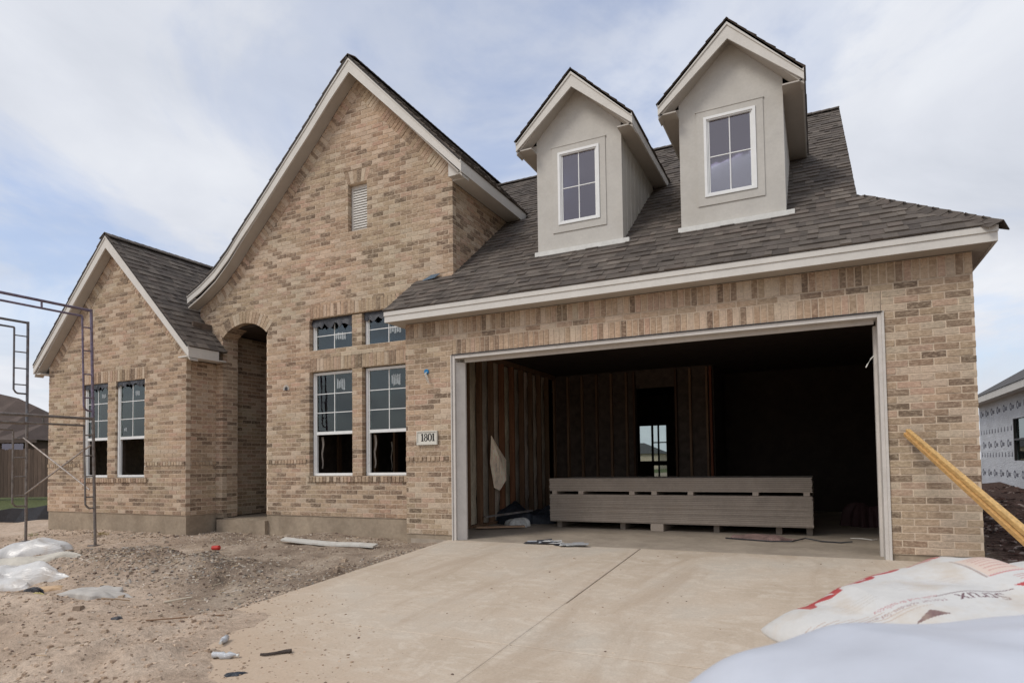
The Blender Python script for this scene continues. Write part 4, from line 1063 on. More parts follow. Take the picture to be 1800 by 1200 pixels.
def spill(rnd):
    x = rnd.uniform(-.1, 2.6); y = rnd.uniform(-5.3, -2.6); d = ((-3.40-y)-0.80*(x+0.1))*0.77
    if d < -.9+.9*rnd.random()**2.2: return None
    return (x, y, gz(x, y)-.001)
rocks('spilled_crumbs', 5200, spill, lambda r: .002+.011*r.random()**4, [(.46, .345, .25), (.38, .275, .195), (.30, .22, .16), (.52, .42, .32)], M_ROCK, .55, seedv=14)
rocks('dirt_lumps', 170, yard, lambda r: .02+.035*r.random()**2, [(.34, .26, .19), (.28, .21, .155), (.42, .34, .26)], M_ROCK, .7, seedv=21)
def rightp(rnd):
    x = 5.8+abs(rnd.gauss(0, 2.3)); y = rnd.uniform(-3.5, 14); return (x, y, gz(x, y))
rocks('bark_debris', 5200, rightp, lambda r: (.02+.07*r.random(), .008+.02*r.random(), .006+.01*r.random()), [(.05, .03, .025), (.09, .05, .04), (.15, .10, .085), (.03, .02, .018), (.27, .22, .19)], M_ROCK, seedv=17)
def near_found(rnd):
    x = rnd.uniform(-9, -.8); y = rnd.uniform(-.5, .55) if x > -5.2 else rnd.uniform(-.5, 0)
    return (x, y, gz(x, y))
rocks('foundation_rubble', 1500, near_found, lambda r: .005+.022*r.random()**3, DC, M_ROCK, seedv=19)

# weeds by the scaffolding
def tuft(x, y, label, col, n=26, h=.10):
    rnd = random.Random(int(x*100)); m = MB(); z = gz(x, y)
    for _ in range(n):
        a = rnd.uniform(0, 6.28); r = rnd.uniform(0, .12); bx_, by_ = r*math.cos(a), r*math.sin(a); hh_ = h*rnd.uniform(.4, 1); dx, dy = rnd.uniform(-.05, .05), rnd.uniform(-.05, .05)
        m.add([(bx_-.004, by_, 0), (bx_+.004, by_, 0), (bx_+dx, by_+dy, hh_)], [(0, 1, 2)], col)
    o = m.build('weed_tuft', M_ROCK, loc=(x, y, z)); tag(o, label, 'weeds'); return o
tuft(-6.9, -.35, 'straw coloured tuft of dry grass in front of the left wing foundation', (.34, .26, .09), 60, .07)
tuft(-8.6, -.55, 'olive tuft of weeds near the far scaffold leg', (.16, .17, .06), 40, .10)

# lying plank and sticks
m = MB(); n = 12; a0, a1 = V((-2.33, -.68, 0)), V((-.93, -.47, 0)); dd = (a1-a0); sd3 = V((-.13, .99, 0))
top = []
for i in range(n+1):
    t = i/n; c_ = a0+dd*t; z = gz(a0.x, a0.y)*(1-t)+gz(a1.x, a1.y)*t+.035+.10*max(0, .2-t)+.006*math.sin(t*9); top.append((c_, z))
for (p, z), (p2, z2) in zip(top, top[1:]):
    wv = .065*(1-.2*(p.x < -2.1)); 
    m.hexa([p-sd3*wv+V((0, 0, z)), p2-sd3*wv+V((0, 0, z2)), p2+sd3*wv+V((0, 0, z2+.02)), p+sd3*wv+V((0, 0, z+.02)), p-sd3*wv+V((0, 0, z-.022)), p2-sd3*wv+V((0, 0, z2-.022)), p2+sd3*wv+V((0, 0, z2-.005)), p+sd3*wv+V((0, 0, z-.005))])
T(m.build('trim_board', simple('weathered_white_board', (.55, .53, .48), .7, .08, 5, .2, stain=(8, (.5, .7), .5, (.36, .30, .24))), colors=False), 'warped off-white trim board lying on the dirt below the tall windows', 'board')
def stick(name, p, q_, r, label, mat=M_LUMBER, cat='stick'):
    m = MB(); z0, z1 = gz(*p)+r+.004, gz(*q_)+r+.01
    mid = ((p[0]+q_[0])/2+.01, (p[1]+q_[1])/2, (z0+z1)/2+.004); m.tube([(*p, z0), mid, (*q_, z1)], r, 6, (.8, .6, .6)); return T(m.build(name, mat), label, cat)
stick('stick', (-.55, -3.86), (.02, -3.60), .006, 'thin brown stick lying along the driveway edge on the sand', simple('brown_stick', (.2, .12, .07), .8))
stick('stick', (-1.52, -3.62), (-1.42, -3.42), .006, 'short tan stick standing out on the sand at left', simple('tan_stick', (.4, .28, .18), .8))
stick('stick', (-1.15, -3.28), (-1.07, -3.05), .008, 'pale splinter on the lower side of the rubble mound', simple('pale_stick', (.6, .52, .4), .8))
m = MB(); cx_, cy_ = -3.02, -1.2; z = gz(cx_, cy_); m.tube([(cx_-.05, cy_, z+.03), (cx_+.05, cy_+.02, z+.035)], [.03, .032], 12); m.tube([(cx_+.052, cy_+.02, z+.035), (cx_+.06, cy_+.022, z+.036)], .022, 12)
T(m.build('drink_can', M_RED, colors=False), 'small crushed red can on the bare dirt of the yard', 'can')
# crushed clear bottles, black glove, strap
M_BOTTLE = simple('crushed_clear_plastic', (.52, .53, .54), .15, .15, 20, .6, .01, spec=.8)
def bottle(cx_, cy_, ang, L, label):
    z = gz(cx_, cy_)+.022; d = V((math.cos(ang), math.sin(ang), 0)); p0 = V((cx_, cy_, z)); rnd = random.Random(int(cx_*99))
    prof = [(t, r*.72) for t, r in [(0, .026), (.02, .032), (.25, .027), (.4, .034), (.55, .024), (.72, .031), (.85, .018), (.92, .012), (1, .012)]]
    m = MB(); m.tube([p0+d*L*t+V((0, 0, .006*math.sin(t*9))) for t, r in prof], [r*rnd.uniform(.85, 1.1) for t, r in prof], 12)
    o = m.build('crushed_bottle', M_BOTTLE, colors=False, smooth=True); T(o, label, 'bottle', 'crushed bottles on the sand')
    c_ = MB(); c_.tube([p0+d*(L*1.0), p0+d*(L+.014)], .0105, 10); c_.build('cap', M_WHITE, o, colors=False)
bottle(.50, -3.98, -1.0, .12, 'upright-lying crushed clear bottle, the farther of two on the sand')
bottle(.72, -4.27, .38, .16, 'crushed clear bottle nearest the black rag at the driveway corner')
T(heap('black_rag', 1.10, -4.42, .060, .030, .05, .75, simple('blue_black_rubber', (.03, .035, .045), .45, .3, 14, .5), 33, .7, res=16), 'blue-black crumpled glove lying on the driveway by the sand', 'glove')
m = MB(); pts = [(1.07+.48*(x-1.0), -4.07+.48*(y+3.93)) for x, y in [(.84, -4.06), (.92, -4.03), (1.0, -3.95), (1.06, -3.86), (1.12, -3.81), (1.165, -3.82), (1.175, -3.87)]]
for (p, q_), wv, wv2 in zip(zip(pts, pts[1:]), (.002, .006, .012, .022, .020, .005), (.006, .012, .022, .020, .005, .003)):
    z = gz(*p)+.005; z2 = gz(*q_)+.005
    m.hexa([V((p[0], p[1]-wv, z+.008)), V((q_[0], q_[1]-wv2, z2+.008)), V((q_[0], q_[1]+wv2, z2+.016)), V((p[0], p[1]+wv, z+.016)), V((p[0], p[1]-wv, z)), V((q_[0], q_[1]-wv2, z2)), V((q_[0], q_[1]+wv2, z2)), V((p[0], p[1]+wv, z))])
T(m.build('torn_strap', simple('dark_brown_strap', (.045, .032, .025), .6, .3, 20), colors=False), 'dark torn curling strip of rubber on the driveway concrete', 'rubber strip')

# ------------------------------------------------------------------ on the garage floor
def flat_scrap(name, cx_, cy_, n, sp, cols, label, cat, seedv):
    rnd = random.Random(seedv); m = MB()
    for _ in range(n):
        x, y = cx_+rnd.uniform(-sp[0], sp[0]), cy_+rnd.uniform(-sp[1], sp[1]); a = rnd.uniform(-.5, .5); L, wv = rnd.uniform(.05, .17), rnd.uniform(.01, .05); z = .002+rnd.random()*.02+max(0, drive_z(y) if y < 0 else 0)
        c_, s_ = math.cos(a), math.sin(a); p = [(-L, -wv, 0), (L, -wv, rnd.uniform(0, .02)), (L, wv, rnd.uniform(0, .03)), (-L, wv, .01)]
        q4 = [V((x+u*c_-v*s_, y+u*s_+v*c_, z+w_+.004)) for u, v, w_ in p]; m.hexa(q4+[q_-V((0, 0, .004)) for q_ in q4], rnd.choice(cols))
    return T(m.build(name, M_ROCK), label, cat)
flat_scrap('torn_packaging', 1.22, .03, 9, (.16, .07), [(.6, .6, .58), (.05, .05, .055), (.35, .36, .38), (.5, .49, .47)], 'black and white torn packaging on the garage threshold, left piece', 'packaging', 2)
flat_scrap('torn_packaging', 1.60, -.06, 7, (.13, .05), [(.5, .5, .48), (.03, .03, .035), (.3, .3, .3)], 'dark crumpled packaging on the garage threshold, right piece', 'packaging', 3)
T(heap('paper_sack', -.06, 2.02, .24, .15, .12, -.5, M_WHITE, 40, .8, base=.0, res=16, lo=5, hi=14), 'crumpled white paper sack on the garage floor at left', 'paper sack')
T(heap('tarp', -.22, 2.60, .55, .40, .22, .5, simple('dark_tarp', (.03, .034, .042), .6, .3, 5, .5), 43, .9, base=.0, res=22), 'dark crumpled tarp heaped in the back left of the garage', 'tarp')
m = MB(); m.bar((-.42, 1.30, .03), (.20, 1.72, .03), .12, .02, col=(1, .75, .6)); T(m.build('cardboard_strip', M_TAN), 'brown cardboard strip on the floor before the white sack', 'cardboard')
m = MB(); m.bar((-.45, 1.62, .16), (.05, 2.35, .22), .035, .03); T(m.build('grey_pole', M_STEEL), 'grey metal length lying over the dark tarp', 'metal strip')
T(heap('flattened_sack', 3.66, 1.42, .36, .18, .018, 0.05, simple('red_grey_sack', (.20, .13, .115), .8, .35, 9, .4), 51, .8, base=.0, res=24), 'flattened reddish grey sack on the floor before the wallboard', 'sack')
m = MB(); m.tube([(3.20, 1.30, .008), (3.45, 1.20, .010), (3.75, 1.12, .008), (3.98, 1.18, .01), (4.12, 1.38, .03), (4.3, 1.30, .009), (4.5, 1.25, .008), (4.62, 1.28, .02)], .009, 6); T(m.build('extension_cable', M_BLACKPL, colors=False), 'black cord winding along the front of the flattened sack', 'cord')
m = MB(); m.tube([(4.62, 1.75, .008), (4.74, 1.66, .02), (4.84, 1.64, .008), (4.9, 1.70, .008)], .006, 6); T(m.build('white_cord', M_WHITE, colors=False), 'short white cord on the floor at the right garage jamb', 'cord')
m = MB(); m.tube([(4.83, .16, 2.02), (4.80, .14, 1.99), (4.765, .12, 1.93), (4.75, .11, 1.90)], .006, 6); m.build('loose_wire', M_WHITE, H, colors=False)
# dim clutter deep in the garage
T(heap('dark_bag', 4.9, 3.6, .30, .25, .30, 0, simple('dull_maroon', (.07, .035, .035), .7), 61, .6, base=.0, res=18), 'dull dark bag slumped at the right side of the garage', 'bag')

# ------------------------------------------------------------------ scaffolding
S = empty('scaffolding', (-6.6, -1.8, -.17)); T(S, 'rusty tubular steel scaffolding, two levels high, at the left wing', 'scaffolding')
def sx1(z): return -5.64-.047*z
def sx2(z): return -7.49-.01*z
def sframe(sx, z0, z1, yn, off, c, low=.55):
    m = MB(); o3 = Vector((6.6, 1.8, .17)); r = .021
    X = lambda z: sx(z)
    P3 = lambda y, z: Vector((X(z), y, z))+o3
    yf = -1.2
    m.tube([P3(yf, z0-.02), P3(yf, z1)], r, 10, c); m.tube([P3(yn, z0-.02), P3(yn, z1)], r, 10, c)
    m.tube([P3(yn, z1-.02), P3(yf, z1-.02)], r, 10, c)
    zb = z0+low; zt = z1-.13
    for y_, y2 in ((yf, yf-off), (yn, yn+off)):
        s_ = 1 if y2 > y_ else -1
        m.tube([P3(y2, zt), P3(y2, zb+.06), P3(y2-s_*.03, zb+.015), P3(y2-s_*.06, zb), P3(y_, zb)], .015, 8, c)
    m.tube([P3(yn+off, zt), P3(yf-off, zt)], .016, 8, c)
    m.tube([P3((yn+yf)/2, zt), P3((yn+yf)/2, z1-.02)], .014, 8, c)
    f = m.build('frame', M_STEEL, S)
    for k in range(4):
        z = zb+(zt-zb)*(k+.55)/4
        for y_, y2 in ((yf, yf-off), (yn, yn+off)):
            g_ = MB(); g_.tube([P3(y_, z), P3(y2, z-.005)], .011, 6, c); g_.build('rung', M_STEEL, f)
    return f
for sx, off in ((sx1, .135), (sx2, .20)):
    sframe(sx, -.15, 1.78, -2.60, off, (1, .95, .9)); sframe(sx, 1.80, 3.46, -2.60, off, (.95, .85, 1.2) if sx is sx1 else (.8, .88, 1.0), .08 if sx is sx1 else .45)
for za, zb in ((.68, 1.52), (1.36, .60)):
    m = MB(); o3 = Vector((6.6, 1.8, .17)); m.tube([Vector((sx1(za)-.02, -1.26 if za < 1 else -1.225, za))+o3, Vector((sx2(zb)+.02, -1.26 if za < 1 else -1.225, zb))+o3], .012, 8, (1.9, 1.8, 1.7)); m.build('cross_brace', M_STEEL, S)
for sx in (sx1, sx2):
    for y_ in (-1.2, -2.6):
        z = gz(sx(0), y_); m = MB(); o3 = Vector((6.6, 1.8, .17)); m.box(Vector((sx(0)-.07, y_-.07, z-.01))+o3, Vector((sx(0)+.07, y_+.07, z+.012))+o3); m.tube([Vector((sx(-.1), y_, z))+o3, Vector((sx(-.1), y_, -.14))+o3], .014, 8); m.build('base_plate', M_STEEL, S)

# ------------------------------------------------------------------ lumber leaning on the pier
ang = Vector((5.06, -.035, 1.22)); 
for k, (tip, foot, lab) in enumerate(((V((5.075, -.045, 1.245)), V((5.56, -4.05, .0)), 'upper of two yellow timbers leaning on the brick pier right of the garage'), (V((5.055, -.05, 1.213)), V((5.50, -4.10, .0)), 'lower of two yellow timbers leaning on the brick pier right of the garage'))):
    # extend down the same line to the ground
    d = (foot-tip); foot = tip+d*1.0
    dirv = V((5.33-5.06+.006*k, -2.75, .53-1.24-.012*k)).normalized()
    t = 0; p = tip.copy()
    while p.z > gz(p.x, p.y)+.03 and t < 7: t += .05; p = tip+dirv*t
    m = MB(); L = t; side = dirv.cross(V((0, 0, 1))).normalized(); up = side.cross(dirv)
    o_ = [(-.019, -.017), (.019, -.017), (.019, .017), (-.019, .017)]
    m.hexa([side*a+up*b for a, b in o_]+[dirv*L+side*(a)+up*(b) for a, b in o_], (1, 1, 1) if k == 0 else (.92, .86, .82))
    o = m.build('timber', M_LUMBER, loc=tip+(side*0 if k == 0 else side*0)); bv = o.modifiers.new('b', 'BEVEL'); bv.width = .003
    T(o, lab, 'timber', 'yellow timbers leaning on the pier')

# ------------------------------------------------------------------ mortar bags on a pallet
def text_tris(body, size, bold=False):
    cu = bpy.data.curves.new('t', 'FONT'); cu.body = body; cu.size = size; cu.offset = .004*size/.1 if bold else 0
    ob = bpy.data.objects.new('t', cu); C.objects.link(ob); dg = bpy.context.evaluated_depsgraph_get(); e = ob.evaluated_get(dg); mm = e.to_mesh(); mm.calc_loop_triangles()
    tr = [[(mm.vertices[i].co.x, mm.vertices[i].co.y) for i in t.vertices] for t in mm.loop_triangles]; e.to_mesh_clear(); bpy.data.objects.remove(ob); bpy.data.curves.remove(cu); return tr
def bag(name, O, e, nrm, La, Lb, crest, thick, mat, ra, rb, prints=(), base=(.575, .56, .53), corner=3.2, loc=None, wr=.006, seed=0, parent=None, endr=.1):
    """flat sack: a runs along e, b along nrm; crest(a) gives the height of its top"""
    O = V(O); e = V(e).normalized(); nrm = V(nrm).normalized()
    na_, nb_ = ra, rb; A = np.linspace(0, 1, na_+1); B = np.linspace(0, 1, nb_+1); AA, BB = np.meshgrid(A, B)
    xa = 2*AA-1; xb = 2*BB-1
    prof = np.clip(1-np.abs(xa)**corner*.999, 0, 1)**.5*np.clip(1-np.abs(xb)**3.4, 0, 1)**.55
    Zc = np.interp(AA*La, *crest)
    wrn = -wr*1.6*np.abs(fbm(AA*La*1.2+seed*3, BB*Lb*1.2+seed, 2, 9, .7))**.7+wr*.8+wr*.7*fbm(AA*La*1.7+seed, BB*Lb*1.7+seed*2, 4, 26, .55)
    ztop = Zc-thick+thick*prof+wrn*prof
    zbot = Zc-thick-thick*.25*prof
    # rounded outline
    sh_a = np.where(np.abs(xb) > 0, 1-.07*np.abs(xb)**4, 1); sh_b = 1-.10*np.abs(xa)**6
    U = La/2+(AA-.5)*La*sh_a; Vv = Lb/2+(BB-.5)*Lb*sh_b
    X = O.x+e.x*U+nrm.x*Vv; Y = O.y+e.y*U+nrm.y*Vv
    vt = np.stack([X, Y, ztop], -1).reshape(-1, 3); vb = np.stack([X, Y, zbot], -1).reshape(-1, 3)
    nA = na_+1; fs = []; cols = []
    img = np.ones((nb_, na_, 3))*np.array(base)
    for tri, (oa, ob_), rot, col in prints:
        ca_, sa_ = math.cos(rot), math.sin(rot)
        for t in tri:
            P_ = np.array([(oa+x*ca_-y*sa_, ob_+x*sa_+y*ca_) for x, y in t]); ga = (np.arange(na_)+.5)/na_*La; gb = (np.arange(nb_)+.5)/nb_*Lb
            i0, i1 = np.searchsorted(ga, P_[:, 0].min()), np.searchsorted(ga, P_[:, 0].max()); j0, j1 = np.searchsorted(gb, P_[:, 1].min()), np.searchsorted(gb, P_[:, 1].max())
            if i1 <= i0 or j1 <= j0: continue
            xx, yy_ = np.meshgrid(ga[i0:i1], gb[j0:j1]); d = []
            for k in range(3): p, q_ = P_[k], P_[(k+1) % 3]; d.append((q_[0]-p[0])*(yy_-p[1])-(q_[1]-p[1])*(xx-p[0]))
            ins = ((d[0] >= 0) & (d[1] >= 0) & (d[2] >= 0)) | ((d[0] <= 0) & (d[1] <= 0) & (d[2] <= 0))
            img[j0:j1, i0:i1][ins] = col
    for j in range(nb_):
        for i in range(na_): p = j*nA+i; fs.append((p, p+1, p+nA+1, p+nA))
    cols = [tuple(c) for c in img.reshape(-1, 3)]
    nt_ = len(vt)
    for j in range(nb_):
        for i in range(na_): p = nt_+j*nA+i; fs.append((p, p+nA, p+nA+1, p+1)); cols.append(tuple(base))
    rim = [i for i in range(nA)]+[j*nA+na_ for j in range(1, nb_+1)]+[nb_*nA+i for i in range(na_-1, -1, -1)]+[j*nA for j in range(nb_-1, 0, -1)]
    for i in range(len(rim)): a, b = rim[i], rim[(i+1) % len(rim)]; fs.append((a, a+nt_, b+nt_, b)); cols.append(tuple(base))
    m = MB(); cen = np.array([X.mean(), Y.mean(), float(Zc.mean()-thick)])
    m.v = [tuple(p) for p in (np.concatenate([vt, vb])-cen)]; m.f = fs; m.c = cols; m.m = [0]*len(fs)
    return m.build(name, mat, parent, smooth=True, loc=tuple(cen))
M_BAG = simple('printed_sack_paper', (1, 1, 1), .5, .05, 6, .25, .004, tint=True, spec=.4, stain=(6, (.48, .66), .6, (.47, .38, .28)))
M_BAGP = simple('pale_blue_white_sack', (.52, .54, .59), .45, .05, 2, .15, .004, spec=.4, stain=(3, (.52, .72), .35, (.44, .42, .40)))
RED, DRK = (.42, .06, .06), (.12, .05, .06)
def rect(a, b, c_, d): return [[(a, b), (c_, b), (c_, d)], [(a, b), (c_, d), (a, d)]]
prints = [(text_tris('MASONRY', .15, True), (.03, .118), .0, None)]
# letters on the far edge: tops towards the far side (small b), so mirror b
def flipb(tr, oa, ob_, k=1.): return [[(oa+x, ob_-y*k) for x, y in t] for t in tr]
def flipa(tr, oa, ob_): return [[(oa-x, ob_+y) for x, y in t] for t in tr]
TH = math.radians(17.75)
def turn(tr): return [[(x*math.cos(TH)-y*math.sin(TH), x*math.sin(TH)+y*math.cos(TH)) for x, y in t] for t in tr]
Z2 = (0, 0)
pr = [(flipb(text_tris('MASONRY', .125, True), .10, .138), Z2, 0, RED)]
pr += [(turn(flipa(text_tris('Strux', .052), .525, .262)), Z2, 0, DRK), (turn(flipa(text_tris('TEX', .10, True), .76, .245)), Z2, 0, RED)]
pr += [(turn(flipa(text_tris('Mortar cement for masonry', .020), .385, .270)), Z2, 0, (.32, .22, .22)), (turn(flipa(text_tris('walls and fireplaces', .020), .385, .245)), Z2, 0, (.45, .22, .22)), (turn(flipa(text_tris('80 lb', .045, True), .13, .27)), Z2, 0, (.5, .38, .35))]
for k in range(5): pr.append((turn(rect(.33, .125+k*.014, .50, .1275+k*.014)), Z2, 0, (.50, .47, .45)))
for k in range(9): pr.append((turn(rect(.02+.012*k, .20+.012*k, .10+.03*k, .2028+.012*k)), Z2, 0, (.46, .36, .30)))
for k in range(6): pr.append((turn(rect(.60, .20+k*.011, .86-.02*(k % 2), .203+k*.011)), Z2, 0, (.47, .22, .20)))
for k in range(4): pr.append((turn(rect(.19, .165+k*.013, .27, .167+k*.013)), Z2, 0, (.5, .47, .43)))
pr.append((turn(rect(.56, .05, .78, .17)), Z2, 0, (.60, .48, .40)))
for k in range(7): pr.append((turn(rect(.575, .06+k*.015, .765-.02*(k % 3), .064+k*.015)), Z2, 0, (.50, .28, .24)))
pr.append((turn(rect(.552, .04, .558, .178)), Z2, 0, (.35, .28, .25))); pr.append((turn(rect(.56, .172, .78, .178)), Z2, 0, (.5, .22, .2)))
pr.append((turn([[(.27, .345), (.35, .345), (.32, .318)]]), Z2, 0, DRK)); pr.append((turn(rect(.37, .252, .56, .255)), Z2, 0, DRK))
eA = V((.725, .689, 0)); nA_ = V((.689, -.725, 0))
crest = ([0, .14, .35, .57, .79, 1.02, 1.3], [.645, .635, .675, .705, .665, .63, .615])
o = bag('mortar_bag', (4.10, -5.33, 0), eA, nA_, 1.28, .60, crest, .13, M_BAG, 520, 250, pr, wr=.013, seed=2); T(o, 'printed white mortar bag with red lettering on top of the stack', 'mortar bag', 'bags of mortar stacked on a pallet')
eB = V((.76, .65, 0)); nB_ = V((.65, -.76, 0))
o = bag('mortar_bag', (4.03, -6.145, 0), eB, nB_, 1.25, .55, ([0, .1, .3, .5, .8, 1.1], [.715, .73, .745, .735, .715, .70]), .13, M_BAGP, 180, 100, (), base=(1, 1, 1), wr=.008, seed=7, corner=3.6); T(o, 'plain bluish white bag in the near corner, closest to the viewer', 'mortar bag', 'bags of mortar stacked on a pallet')
for k in range(5):
    zt = .515-.143*k
    for j, (O_, e_, n_, La_) in enumerate((((4.20, -5.27, 0), eA, nA_, 1.12), ((4.21, -6.02, 0), eB, nB_, .95))):
        o = bag('mortar_bag', O_, e_, n_, La_, .44, ([0, 2], [zt+.005*j, zt]), .115, M_BAGP, 24, 12, (), base=(1, 1, 1), wr=.003, seed=k*3+j)
        T(o, 'plain bag under the %s bag, %s layer down' % (('printed', 'bluish white')[j], ('first', 'second', 'third', 'fourth', 'lowest')[k]), 'mortar bag', 'bags of mortar stacked on a pallet')
PL = empty('pallet', (4.75, -5.75, drive_z(-5.7))); T(PL, 'wooden pallet under the stack of mortar bags', 'pallet'); PL.rotation_euler.z = math.radians(42); 
for k in range(3): m = MB(); m.box((-.62, -.5+.46*k, .02), (.62, -.46+.46*k, .11)); m.build('stringer', M_WOOD, PL)
for k in range(7): m = MB(); m.box((-.6+.19*k, -.52, .112), (-.5+.19*k, .52, .128)); m.build('deck_board', M_WOOD, PL)

# ------------------------------------------------------------------ neighbours
N1 = empty('neighbour_house', (9.06, 13, 0)); T(N1, 'unfinished house in white printed building wrap with dark roof at right', 'house')
M_WRAP = simple('building_wrap', (.56, .57, .59), .5, .10, 1.2, .9, .05, stretch=(1, 1, 3))
X0 = 9.06
m = MB(); o = lambda x, y, z: (x-9.06, y-13, z)
def bx(m, a, b, c=(1, 1, 1)): m.box(o(*a), o(*b), c)
bx(m, (X0, 7, -.3), (X0+.15, 12.35, 2.85)); bx(m, (X0, 14.25, -.3), (X0+.15, 18.4, 2.85)); bx(m, (X0, 12.35, -.3), (X0+.15, 14.25, .90)); bx(m, (X0, 12.35, 2.03), (X0+.15, 14.25, 2.85))
bx(m, (X0+.15, 18.25, -.3), (18, 18.4, 2.85)); bx(m, (X0+.15, 7, -.3), (18, 7.15, 2.85)); bx(m, (17.85, 7.15, -.3), (18, 18.25, 2.85)); w1 = m.build('wrapped_wall', M_WRAP, N1)
m = MB(); bx(m, (X0-.03, 12.35, .90), (X0+.02, 12.40, 2.03)); bx(m, (X0-.03, 14.2, .90), (X0+.02, 14.25, 2.03)); bx(m, (X0-.03, 12.4, 1.44), (X0+.02, 14.2, 1.49)); wn = m.build('window', M_INK, N1)
m = MB(); bx(m, (X0+.03, 12.4, .92), (X0+.036, 14.2, 1.44)); m.build('pane', M_GLASS, wn, colors=False); m = MB(); bx(m, (X0+.03, 12.4, 1.49), (X0+.036, 14.2, 2.01)); m.build('pane', M_GLASS, wn, colors=False)
m = MB(); bx(m, (X0+3, 8, 0), (X0+3.1, 17, 2.8)); m.build('inner_wall', M_OSB, N1, colors=False)
m = MB(); bx(m, (8.70, 6.6, 2.66), (8.74, 18.75, 2.84)); bx(m, (8.74, 6.6, 2.68), (X0, 18.75, 2.70)); bx(m, (8.74, 18.71, 2.66), (18.4, 18.75, 2.84)); m.build('eave_fascia', M_TRIM, N1)
m = MB(); zr = 2.85+.6*5.1
q_ = [o(8.68, 6.55, 2.85), o(18.4, 6.55, 2.85), o(18.4, 18.78, 2.85), o(8.68, 18.78, 2.85), o(13.54, 11.6, zr), o(13.54, 13.7, zr)]
m.add(q_, [(0, 1, 4), (1, 2, 5, 4), (2, 3, 5), (3, 0, 4, 5), (3, 2, 1, 0)]); m.build('roof', M_GREYHOUSE, N1, colors=False)
M_LOGO = simple('wrap_print', (.10, .10, .13), .6, 0)
m = MB(); tr = text_tris('ux', .19, True)
rnd = random.Random(3)
for row, z in enumerate((2.32, 1.33, .47)):
    y = 18.1-(row % 2)*.2
    while y > 7.3:
        if not (12.2 < y < 14.8 and .7 < z < 2.2):
            for i in range(14):
                a, b = 2*math.pi*i/14, 2*math.pi*(i+1)/14; R1, R2 = .11, .065
                m.add([o(X0-.004, y-R1*math.cos(a), z+.06+R1*math.sin(a)), o(X0-.004, y-R1*math.cos(b), z+.06+R1*math.sin(b)), o(X0-.004, y-R2*math.cos(b), z+.06+R2*math.sin(b)), o(X0-.004, y-R2*math.cos(a), z+.06+R2*math.sin(a))], [(0, 1, 2, 3)])
            for t in tr: m.add([o(X0-.004, y-.14-u, z+v) for u, v in t], [(0, 1, 2)])
        y -= .66+rnd.random()*.12
for z in (1.72, 1.0):
    y = 18.2
    while y > 7.3:
        if not (12.1 < y < 14.5): m.add([o(X0-.004, y, z), o(X0-.004, y-.10, z+.02), o(X0-.004, y-.08, z+.16), o(X0-.004, y-.02, z+.12)], [(0, 1, 2, 3)])
        y -= .36
m.build('wrap_lettering', M_LOGO, w1, colors=False)

M_BROWNROOF = simple('brown_roof', (.095, .070, .058), .9, .15, 2, .2)
M_BROWNBR = simple('brown_brick_far', (.09, .062, .048), .9, .2, 6, .2)
ctrp = V((-41.5, 15, 0)); ax_ = V((.89, .455, 0)); bk = V((-.455, .89, 0))
N2 = empty('neighbour_house', ctrp); T(N2, 'brown brick neighbouring house with brown hip roof behind the wooden fence', 'house')
m = MB(); pa = [(-14, 5.95), (-1.0, 5.95), (.6, 5.55), (1.75, 5.0), (2.7, 4.15), (4.2, 2.8)]
fr = [ax_*a+V((0, 0, z)) for a, z in pa]; ev = [ax_*a+bk*-4+V((0, 0, 2.75)) for a in (-14, -1, .8, 2, 3.2, 4.6)]; bkp = [ax_*a+bk*6+V((0, 0, 2.75)) for a in (-14, -1, .8, 2, 3.2, 4.6)]
for i in range(5): m.add([ev[i], ev[i+1], fr[i+1], fr[i]], [(0, 1, 2, 3)]); m.add([fr[i], fr[i+1], bkp[i+1], bkp[i]], [(0, 1, 2, 3)])
m.add([ev[-1], bkp[-1], fr[-1]], [(0, 1, 2)]); m.build('roof', M_BROWNROOF, N2, colors=False)
m = MB(); w0 = [ax_*-14+bk*-3.6, ax_*4.2+bk*-3.6, ax_*4.2+bk*5.5, ax_*-14+bk*5.5]; m.hexa([p+V((0, 0, -.3)) for p in w0]+[p+V((0, 0, 2.74)) for p in w0]); m.build('wall', M_BROWNBR, N2, colors=False)
m = MB(); m.bar(ev[0]+V((0, 0, -.08)), ev[-1]+V((0, 0, -.08)), .06, .18); m.build('eave_fascia', M_BROWNROOF, N2, colors=False)
for a in (-6, -3.2, -.4, 2.4):
    p = ax_*a+bk*-3.62+V((0, 0, 1.9)); m = MB(); m.bar(p, p+ax_*1.2, .05, 1.3); m.build('window', M_GLASSD, N2, colors=False)

# wooden fence
FA, FB = V((-27.5, 4.05, 0)), V((-14.5, 10.15, 0)); fd = (FB-FA).normalized(); fl_ = (FB-FA).length; fn = V((fd.y, -fd.x, 0))
FN = empty('wooden_fence', FA); T(FN, 'weathered brown board fence between the house and its left neighbour', 'fence')
M_FENCE = simple('weathered_boards', (.115, .080, .060), .9, .25, 3, .3, stretch=(6, 6, .6), tint=True)
m = MB(); t = 0; rnd = random.Random(4)
while t < fl_: p = fd*t; h_ = 1.8+rnd.uniform(-.02, .02); k = rnd.uniform(.7, 1.2); m.bar(p+fd*.068+V((0, 0, .0)), p+fd*.068+V((0, 0, h_)), .018, .135, up=fd, col=(k, k, k)); t += .142
m.build('pickets', M_FENCE, FN, kind='stuff')
for z in (.4, 1.5): m = MB(); m.bar(bk*0+fn*-.03+V((0, 0, z)), fd*fl_+fn*-.03+V((0, 0, z)), .04, .09); m.build('rail', M_FENCE, FN)
k = 0
while k < fl_: m = MB(); p = fd*k+fn*-.09; m.bar(p, p+V((0, 0, 1.75)), .09, .09, up=fd); m.build('post', M_FENCE, FN); k += 2.4
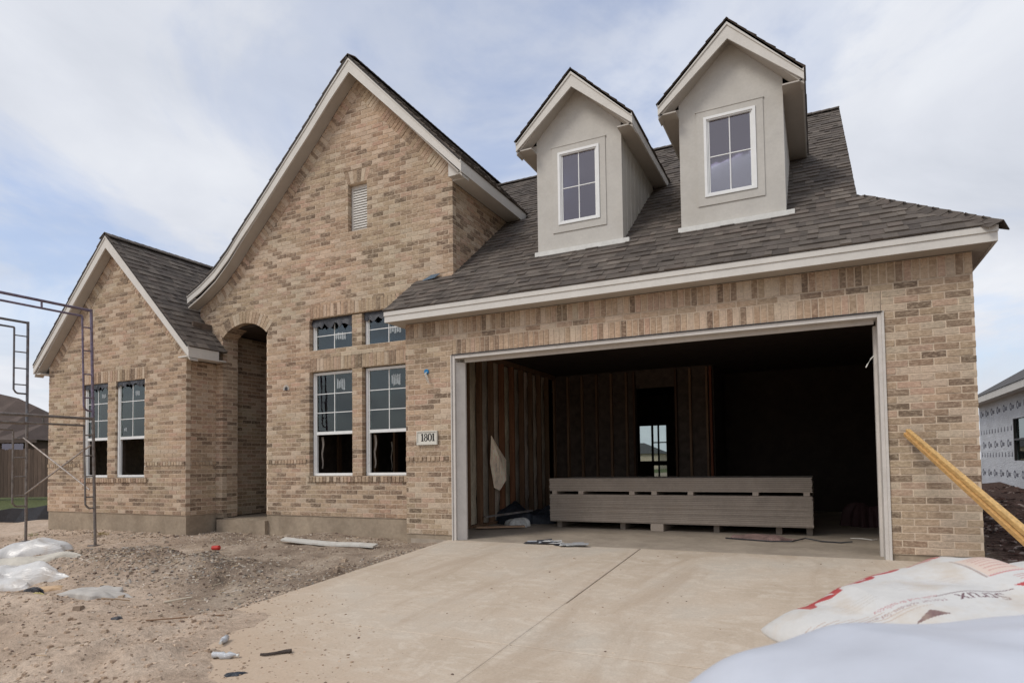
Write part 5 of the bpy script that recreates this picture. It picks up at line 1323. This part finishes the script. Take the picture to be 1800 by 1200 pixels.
# black silt fence
SA, SB = V((-14.8, -.95, 0)), V((-9.35, 1.75, 0)); sdv = SB-SA; m = MB(); n = 24
for i in range(n):
    p, q2 = SA+sdv*(i/n), SA+sdv*((i+1)/n); za, zb = gz(p.x, p.y)-.03, gz(q2.x, q2.y)-.03; h1, h2 = .33+.03*math.sin(i*1.9), .33+.03*math.sin((i+1)*1.9); off = V((.05, -.1, 0))*.3*math.sin(i*1.3); off2 = V((.05, -.1, 0))*.3*math.sin((i+1)*1.3)
    m.hexa([p-SA+off+V((0, 0, za)), q2-SA+off2+V((0, 0, zb)), q2-SA+V((0, 0, zb+h2)), p-SA+V((0, 0, za+h1)), p-SA+off+V((-.01, .02, za)), q2-SA+off2+V((-.01, .02, zb)), q2-SA+V((-.01, .02, zb+h2)), p-SA+V((-.01, .02, za+h1))])
o = m.build('silt_fence', M_BLACKPL, loc=SA, colors=False); T(o, 'low black silt fence sagging between grass strip and scaffolding', 'silt fence')
for i in range(5): m = MB(); p = sdv*(i/4)+V((.02, -.05, 0)); z = gz(SA.x+p.x, SA.y+p.y); m.bar(p+V((0, 0, z-.05)), p+V((0, 0, z+.42)), .03, .03, up=(1, 0, 0)); m.build('stake', M_WOOD, o)

# houses far behind, seen through the back window
for i, (x, y, wd, h_, lab) in enumerate(((-27, 108, 12, 4.6, 'far tan house seen through the window at the back of the garage, left one'), (-14.5, 116, 10, 4.0, 'far tan house seen through the window at the back of the garage, right one'))):
    B_ = empty('far_house', (x, y, -.2)); T(B_, lab, 'house', 'far houses behind the lot')
    m = MB(); m.box((-wd/2, -4, 0), (wd/2, 4, 2.8)); m.build('wall', M_MORTAR, B_, colors=False)
    m = MB(); a = wd/2+.4; m.add([(-a, -4.4, 2.8), (a, -4.4, 2.8), (a, 4.4, 2.8), (-a, 4.4, 2.8), (-a+4, 0, h_+.2), (a-4, 0, h_+.2)], [(0, 1, 5, 4), (1, 2, 5), (2, 3, 4, 5), (3, 0, 4), (3, 2, 1, 0)]); m.build('roof', M_GREYHOUSE, B_, colors=False)
    for k in (-3, 0.5): m = MB(); m.box((k, -4.05, 1), (k+1.2, -4.0, 2.2)); m.build('window', M_INK, B_, colors=False)
